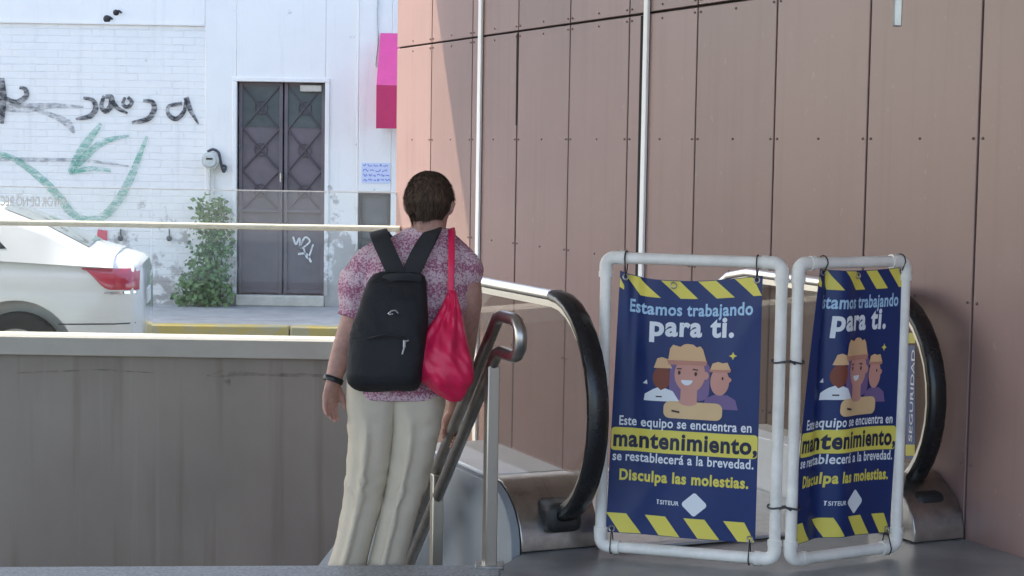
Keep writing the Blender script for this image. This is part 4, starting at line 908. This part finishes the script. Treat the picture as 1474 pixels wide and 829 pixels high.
B.tube([t0, t1, t2, t3], [.015, .012, .0098, .0075], 10); B.sphere(t3, .0076, 8, 6)
# right arm: elbow bent, hand closed on the rail
o = at(738, 455, 5.85); hr = .66; rg = hp(o, hr, zu - sl * (hr - hb)); rd = (HD - Vector((0, 0, sl))).normalized()
rsh, rel = pp(662, 374), pp(672, 458, .02); rwr = rg - rd * .075 + Vector((.0, .0, .050))
B.tube(spline([rsh, pp(673, 425, -.005), rel, (rel + rwr) / 2 + Vector((.005, 0, -.005)), rwr], 4), [.056] * 4 + [.053, .051, .05, .048] + [.046, .045, .043, .041] + [.039, .036, .033, .031] + [.029], 18)
pd = (rg + Vector((0, 0, .036)) - rwr).normalized(); ps = Vector((1, 0, 0)); ps = (ps - pd * ps.dot(pd)).normalized(); pz = ps.cross(pd)
B.rings([ering(rwr + pd * t, a, b_, 20, 2.4, ps, pz) for t, a, b_ in ((0, .026, .02), (.025, .034, .018), (.055, .039, .016), (.08, .036, .013))])
side_r = rd.cross(Vector((0, 0, 1))).normalized(); upn = side_r.cross(rd)
for i in range(4):
    c = rg + rd * (-.028 + .02 * i); B.tube([c + (side_r * math.cos(t) + upn * math.sin(t)) * .0315 for t in [math.pi * (.55 - .18 * k) for k in range(7)]], [.0092, .0092, .009, .0088, .0085, .008, .0065], 10)
B.tube([rwr + pd * .03 - side_r * .02] + [rg + rd * (-.02 + .006 * k) + (side_r * math.cos(t) + upn * math.sin(t)) * .032 for k, t in enumerate([math.pi * .75, math.pi * .95, math.pi * 1.15])], [.013, .011, .0095, .0075], 10)
# legs and feet
LL = [(600, 537, 33), (640, 534, 32), (680, 529, 28), (720, 522, 25), (760, 513, 21), (800, 503, 18), (830, 499, 17)]
RL = [(600, 600, 33), (640, 596, 32), (680, 588, 28), (720, 578, 25), (760, 569, 21), (800, 559, 18), (830, 556, 17)]
for L_ in (LL, RL):
    B.rings([ering(pp(x, y), px(hw) * .62, px(hw) * .68, 20) for y, x, hw in L_]); f = pp(L_[-1][1], 840); f.z = -.11
    B.tube([f + Vector((0, -.03, 0)), f + Vector((0, .06, -.02)), f + Vector((.01, .16, -.035))], [.035, .034, .022], 12)
fromme('body', remesh(B, .0048, 4, .5), M['skin'], per)
for s in (-1, 1):
    q = MB(); q.sphere(hc + FX * (s * .033) + FY * .084 + FZ * .008, (.014, .010, .009)); ev = q.build('eye', M['eye'], per)
    q = MB(); q.sphere(hc + FX * (s * .033) + FY * .0925 + FZ * .008, (.0055, .003, .0055)); q.build('iris', M['dots'], ev)
q = MB(); q.sphere(hc + FY * .098 - FZ * .066, (.021, .006, .007)); q.build('lips', M['lip'], per)
# ---- short hair: a shell plus a few thousand short strands
Hh = MB(); nu, nv = 40, 16; rr = random.Random(5)
def hair_lim(t):                              # how far down the hair reaches, t = angle from the front
    c = math.cos(t); return .055 if c > .75 else (.055 + (-.005 - .055) * smoothstep(.75, .1, c) if c > .1 else -.005 + (-.104 + .005) * smoothstep(.05, -.75, c))
def hair_pt(t, v, off=0):
    zl_ = hair_lim(t); z = .118 + (zl_ - .118) * v ** 1.6
    k = max(0.02, 1 - max(0, (z + .005) / .124) ** 2.3) ** .5
    taper = 1 - .36 * smoothstep(.02, -.095, z) * (1 if math.cos(t) < .3 else .3)
    rx = (.090 * k * taper) + off; ry = (.108 * k * taper) + off
    n_ = noise.noise(Vector((math.cos(t) * 3, math.sin(t) * 3, z * 12))) * .0025
    return hc + FX * ((rx + n_) * math.sin(t)) + FY * ((ry + n_) * math.cos(t) - .006) + FZ * z
Hh.rings([[hair_pt(2 * math.pi * i / nu, (j + .15) / (nv + .15)) for i in range(nu)] for j in range(nv + 1)], True, True)
for i in range(7500):
    t = rr.uniform(0, 2 * math.pi); v = rr.random() ** .7
    p = hair_pt(t, v, -.002); p2 = hair_pt(t + rr.uniform(-.12, .12), min(1.03, v + rr.uniform(.04, .12)), rr.uniform(.0, .010)); s = FX.cross(p2 - p).normalized() * .0011 if (p2 - p).length > 1e-5 else FX * .001
    Hh.add([p - s, p + s, p2], [(0, 1, 2)])
Hh.build('hair', M['hair'], per, smooth=80)
# ---- blouse with puffed sleeves
T = MB()
T.rings([ering(pp(x, y, dd), px(hw), d, 36, 2.5) for x, y, hw, d, dd in ((616, 328, 32, .058, 0), (613, 339, 44, .072, 0), (609, 354, 66, .09, 0), (604, 374, 77, .108, -.005), (601, 400, 80, .118, -.008), (597, 440, 77, .120, -.008), (589, 490, 73, .120, -.005), (580, 530, 72, .122, 0), (574, 556, 73, .124, 0), (571, 572, 72, .12, 0))])
def limb(mb_, pts, rad, n=22): mb_.tube(spline(pts, 4), rad, n)
def lerp_r(rs, n=4):
    out = []
    for a, b_ in zip(rs, rs[1:]): out += [a + (b_ - a) * k / n for k in range(n)]
    return out + [rs[-1]]
limb(T, [pp(560, 362), pp(534, 380), pp(520, 404), pp(512, 424), pp(512, 446), pp(509, 458)], lerp_r([.052, .066, .076, .064, .056, .062]))
limb(T, [pp(644, 358), pp(659, 374, -.01), pp(667, 388, -.01), pp(669, 408), pp(669, 430), pp(669, 440)], lerp_r([.050, .062, .068, .058, .050, .056]))
T.tube([pp(514, 437), pp(513, 441)], .066, 24); T.tube([pp(669, 402), pp(669, 405)], .062, 24)
tm = remesh(T, .0075, 5, .5)
def shirt_w(p, n):
    f1 = noise.noise(Vector((p.x * 9, p.y * 9, p.z * 14))) * .006; f2 = noise.noise(Vector((p.x * 26 + p.z * 10, p.y * 26, p.z * 20))) * .0035
    e = abs(p.x - pp(600, 400).x) > .17
    f3 = (noise.noise(Vector((p.x * 60, p.y * 60, p.z * 9))) * .006) if e else 0
    return p + n * (f1 + f2 + f3)
fromme('blouse', tm, M['shirt'], per, shirt_w)
# ---- trousers
T = MB()
TL = [(520, 541, 40, .10, 3.0), (540, 540, 40, .106, 3.2), (560, 539, 40, .118, 3.1), (585, 538, 38.5, .124, 2.9), (620, 536, 34, .116, 2.5), (669, 531, 32, .102, 2.3), (697, 527, 30.8, .094, 2.2), (725, 522, 29.5, .088, 2.2), (755, 515, 27.5, .083, 2.2), (781, 508.5, 26.5, .080, 2.2), (800, 503, 27, .080, 2.2), (812, 500, 28.5, .083, 2.2), (824, 499, 29, .085, 2.2)]
TR = [(520, 603, 40, .10, 3.0), (540, 603, 40, .106, 3.2), (560, 602, 40, .118, 3.1), (585, 601, 38.5, .124, 2.9), (620, 599, 35, .116, 2.5), (669, 591, 31.5, .102, 2.3), (697, 585, 30, .094, 2.2), (725, 577, 28, .088, 2.2), (755, 570, 27, .083, 2.2), (781, 564, 26.5, .080, 2.2), (800, 559, 26.5, .080, 2.2), (812, 557, 27.5, .083, 2.2), (824, 556, 28, .085, 2.2)]
halves = []
for L_ in (TL, TR):
    T = MB(); RG = []
    for y, x, hw, d, ex in L_:
        r_ = ering(pp(x, y), px(hw), d * .88, 40, ex)
        for k, e_ in ((29, .003), (30, .020), (31, .003)): r_[k] = r_[k] + Vector((-.010, -e_ * smoothstep(590, 640, y), 0))   # pressed crease
        RG.append(r_)
    T.rings(RG); halves.append(remesh(T, .0060, 5, .5))
bm = bmesh.new()
for h_ in halves: bm.from_mesh(h_)
tm = bpy.data.meshes.new('trousers'); bm.to_mesh(tm); bm.free()
cr = pp(568, 595)
def trou_w(p, n):
    h_ = p.z
    f = noise.noise(Vector((p.x * 7, p.y * 7, p.z * 15 + p.x * 14))) * .010 + noise.noise(Vector((p.x * 14 + 5, p.y * 14, p.z * 26 - p.x * 20))) * .004
    kn = pp(548, 700).z; f *= .25 + .55 * math.exp(-((h_ - kn) / .12) ** 2) + .4 * math.exp(-((h_ - cr.z) / .07) ** 2) + .5 * smoothstep(-.02, -.09, h_)
    f += .005 * math.sin(75 * (p.z + .55 * p.x) + 3 * noise.noise(p * 9)) * (.8 * math.exp(-((h_ - kn - .02) / .075) ** 2) + .6 * smoothstep(.02, -.08, h_)) + .004 * math.sin(60 * (p.z - .8 * abs(p.x - cr.x))) * math.exp(-((h_ - cr.z + .05) / .05) ** 2)
    # pressed crease down the back of each leg
    y_ = 219 + (H - p.z) * F / PDp; seat = max(0, min(1, (y_ - 600) / 40))
    for L_ in (TL, TR):
        for a, b_ in zip(L_, L_[1:]):
            if a[0] <= y_ <= b_[0]:
                u = (y_ - a[0]) / (b_[0] - a[0]); xc = pp(a[1] + (b_[1] - a[1]) * u, y_).x - .012
                if n.y < 0: f += .004 * math.exp(-((p.x - xc) / .014) ** 2) * seat
    return p + n * f
fromme('trousers', tm, M['trou'], per, trou_w, 2)
for L_ in (TL, TR):
    f = pp(L_[-1][1], 840); f = Vector((f.x, 6.12, -.17)); q = MB()
    q.rings([ering(f + Vector((.004 * i, y, h_ / 2 + .001)), w2, h_ / 2, 20, 3, Vector((1, 0, 0)), Vector((0, 0, 1))) for i, (y, w2, h_) in enumerate(((-.075, .030, .06), (-.06, .038, .085), (0, .042, .095), (.07, .046, .075), (.13, .045, .06), (.165, .034, .05), (.178, .015, .035)))])
    q.build('shoe', M['shoe'], per, smooth=60)
# wristwatch
q = MB(); a1 = (lwr - lel).normalized(); wc = lwr - a1 * .004; u = a1.cross(Vector((0, 1, 0))).normalized(); v = a1.cross(u)
q.rings([[wc + a1 * o_ + (u * math.cos(2 * math.pi * k / 24) + v * math.sin(2 * math.pi * k / 24)) * (.0335 + b_) for k in range(24)] for o_, b_ in ((-.009, -.003), (-.010, .002), (-.006, .004), (.006, .004), (.010, .002), (.009, -.003))], True, False)
q.build('wristwatch', M['tie'], per)

# ================================================================== BACKPACK
bp = thing('backpack', pp(556, 558, -.22), 'black teardrop backpack worn on the back over the pink blouse', 'backpack')
prof = [(392, 577, 24, .018), (396, 575, 34, .034), (406, 571, 41, .048), (430, 567, 47.5, .064), (455, 564.5, 50.5, .075), (485, 560, 52.5, .084), (515, 556, 53.5, .090), (538, 553.5, 53, .090), (550, 553, 51, .082), (557, 553.5, 46, .062), (561, 554, 36, .035)]
q = MB(); rs = []
for y, x, hw, d in prof:
    rs.append(ering(pp(x, y, -.135 - d * .85), px(hw), d, 44, 3.4))
q.rings(rs)
me = remesh(q, .0065, 4, .5)
def bag_w(p, n): return p + n * (noise.noise(Vector((p.x * 10, p.y * 10, p.z * 7))) * .011 + noise.noise(Vector((p.x * 34, p.y * 20, p.z * 14 + p.x * 12))) * .0035)
fromme('pack', me, M['bag'], bp, bag_w, 2)
def dback(x, y): return -.135
def strap(pts, w_, name, par, mt, th=.007):
    P = spline(pts, 6); q = MB(); q.band(P, Vector((1, 0, .25)), w_, th); return q.build(name, mt, par, smooth=50)
ls = strap([pp(556, 348, .10), pp(546, 336, .05), pp(545, 334, -.03), pp(548, 344, -.095), pp(558, 366, -.135), pp(568, 388, -.150), pp(574, 402, -.155)], px(26), 'shoulder_strap', bp, M['strap'])
rs_ = strap([pp(628, 346, .10), pp(626, 332, .05), pp(624, 330, -.03), pp(619, 339, -.095), pp(606, 362, -.135), pp(594, 388, -.150), pp(587, 402, -.155)], px(26), 'shoulder_strap', bp, M['strap'])
q = MB(); q.band(spline([pp(552, 402, -.205), pp(576, 398, -.225), pp(606, 400, -.205)], 6), Vector((0, 0, 1)), px(11), .006); tr = q.build('webbing', M['strap'], bp, smooth=50)
def zip_line(pts, mt, r=.0026, nm='zip'):
    q = MB(); q.tube(spline(pts, 8), r, 6); return q.build(nm, mt, bp)
zip_line([pp(546, 430, -.222), pp(530, 470, -.235), pp(520, 515, -.25), pp(522, 545, -.24)], M['strap'], .004)
zip_line([pp(600, 430, -.222), pp(602, 470, -.24), pp(598, 515, -.25), pp(590, 545, -.24)], M['strap'], .004)
zip_line([pp(528, 488, -.295), pp(556, 482, -.315), pp(590, 490, -.29)], M['strap'], .004)
q = MB(); q.tube(spline([pp(559, 452, -.287), pp(563, 448, -.29), pp(569, 447, -.29), pp(573, 451, -.287)], 5), .0034, 8); q.tube([pp(560, 453, -.287), pp(566, 452, -.29)], .003, 8); q.build('emblem', M['chrome'], bp)
q = MB(); q.tube([pp(582, 490, -.308), pp(582, 500, -.312)], .005, 8); q.tube([pp(582, 500, -.312), pp(579, 510, -.312)], .003, 8); q.tube([pp(583, 492, -.308), pp(588, 490, -.300)], .003, 8); q.build('zip_pull', M['pull_grey'], bp)

# ================================================================== RED BAG
rb = thing('drawstring_bag', pp(648, 575, -.13), 'crumpled red drawstring bag hanging from the right shoulder beside the black backpack', 'bag')
prof = [(418, 650, 5, .010), (428, 650, 8, .018), (442, 649, 13, .026), (462, 645, 21, .040), (482, 640, 30, .055), (502, 636, 37, .068), (518, 636, 43, .074), (534, 639, 42, .074), (548, 643, 37, .066), (560, 647, 27, .05), (570, 652, 18, .034), (578, 656, 8, .016)]
q = MB(); rs = []
for y, x, hw, d in prof:
    c = pp(x, y, -.165 - d * .5); out = []
    for k in range(72):
        t = 2 * math.pi * k / 72; fold = 1 + .19 * smoothstep(560, 430, y) * math.sin(9 * t + y * .012) + .07 * math.sin(5 * t + y * .03)
        out.append(c + Vector((px(hw) * math.cos(t) * (1 + .35 * (fold - 1)), d * math.sin(t) * fold, 0)))
    rs.append(out)
RS = []
for a, b_ in zip(rs, rs[1:]):
    for k in range(4): RS.append([u + (v - u) * (k / 4) for u, v in zip(a, b_)])
RS.append(rs[-1])
RS = [[p + Vector((.004 * noise.noise(p * 14), .022 * abs(noise.noise(Vector((p.x * 20 + p.z * 8, p.z * 9, 3)))) + .008 * noise.noise(Vector((p.x * 40 + p.z * 30, p.z * 20, 7))), .003 * noise.noise(p * 22))) for p in r_] for r_ in RS]
q.rings(RS); q.build('sack', M['red'], rb, smooth=70)
strap([pp(652, 346, .08), pp(651, 332, .04), pp(650, 331, -.03), pp(650, 345, -.095), pp(650, 375, -.145), pp(649, 405, -.16), pp(649, 424, -.165)], px(9), 'cord', rb, M['red'], .006)
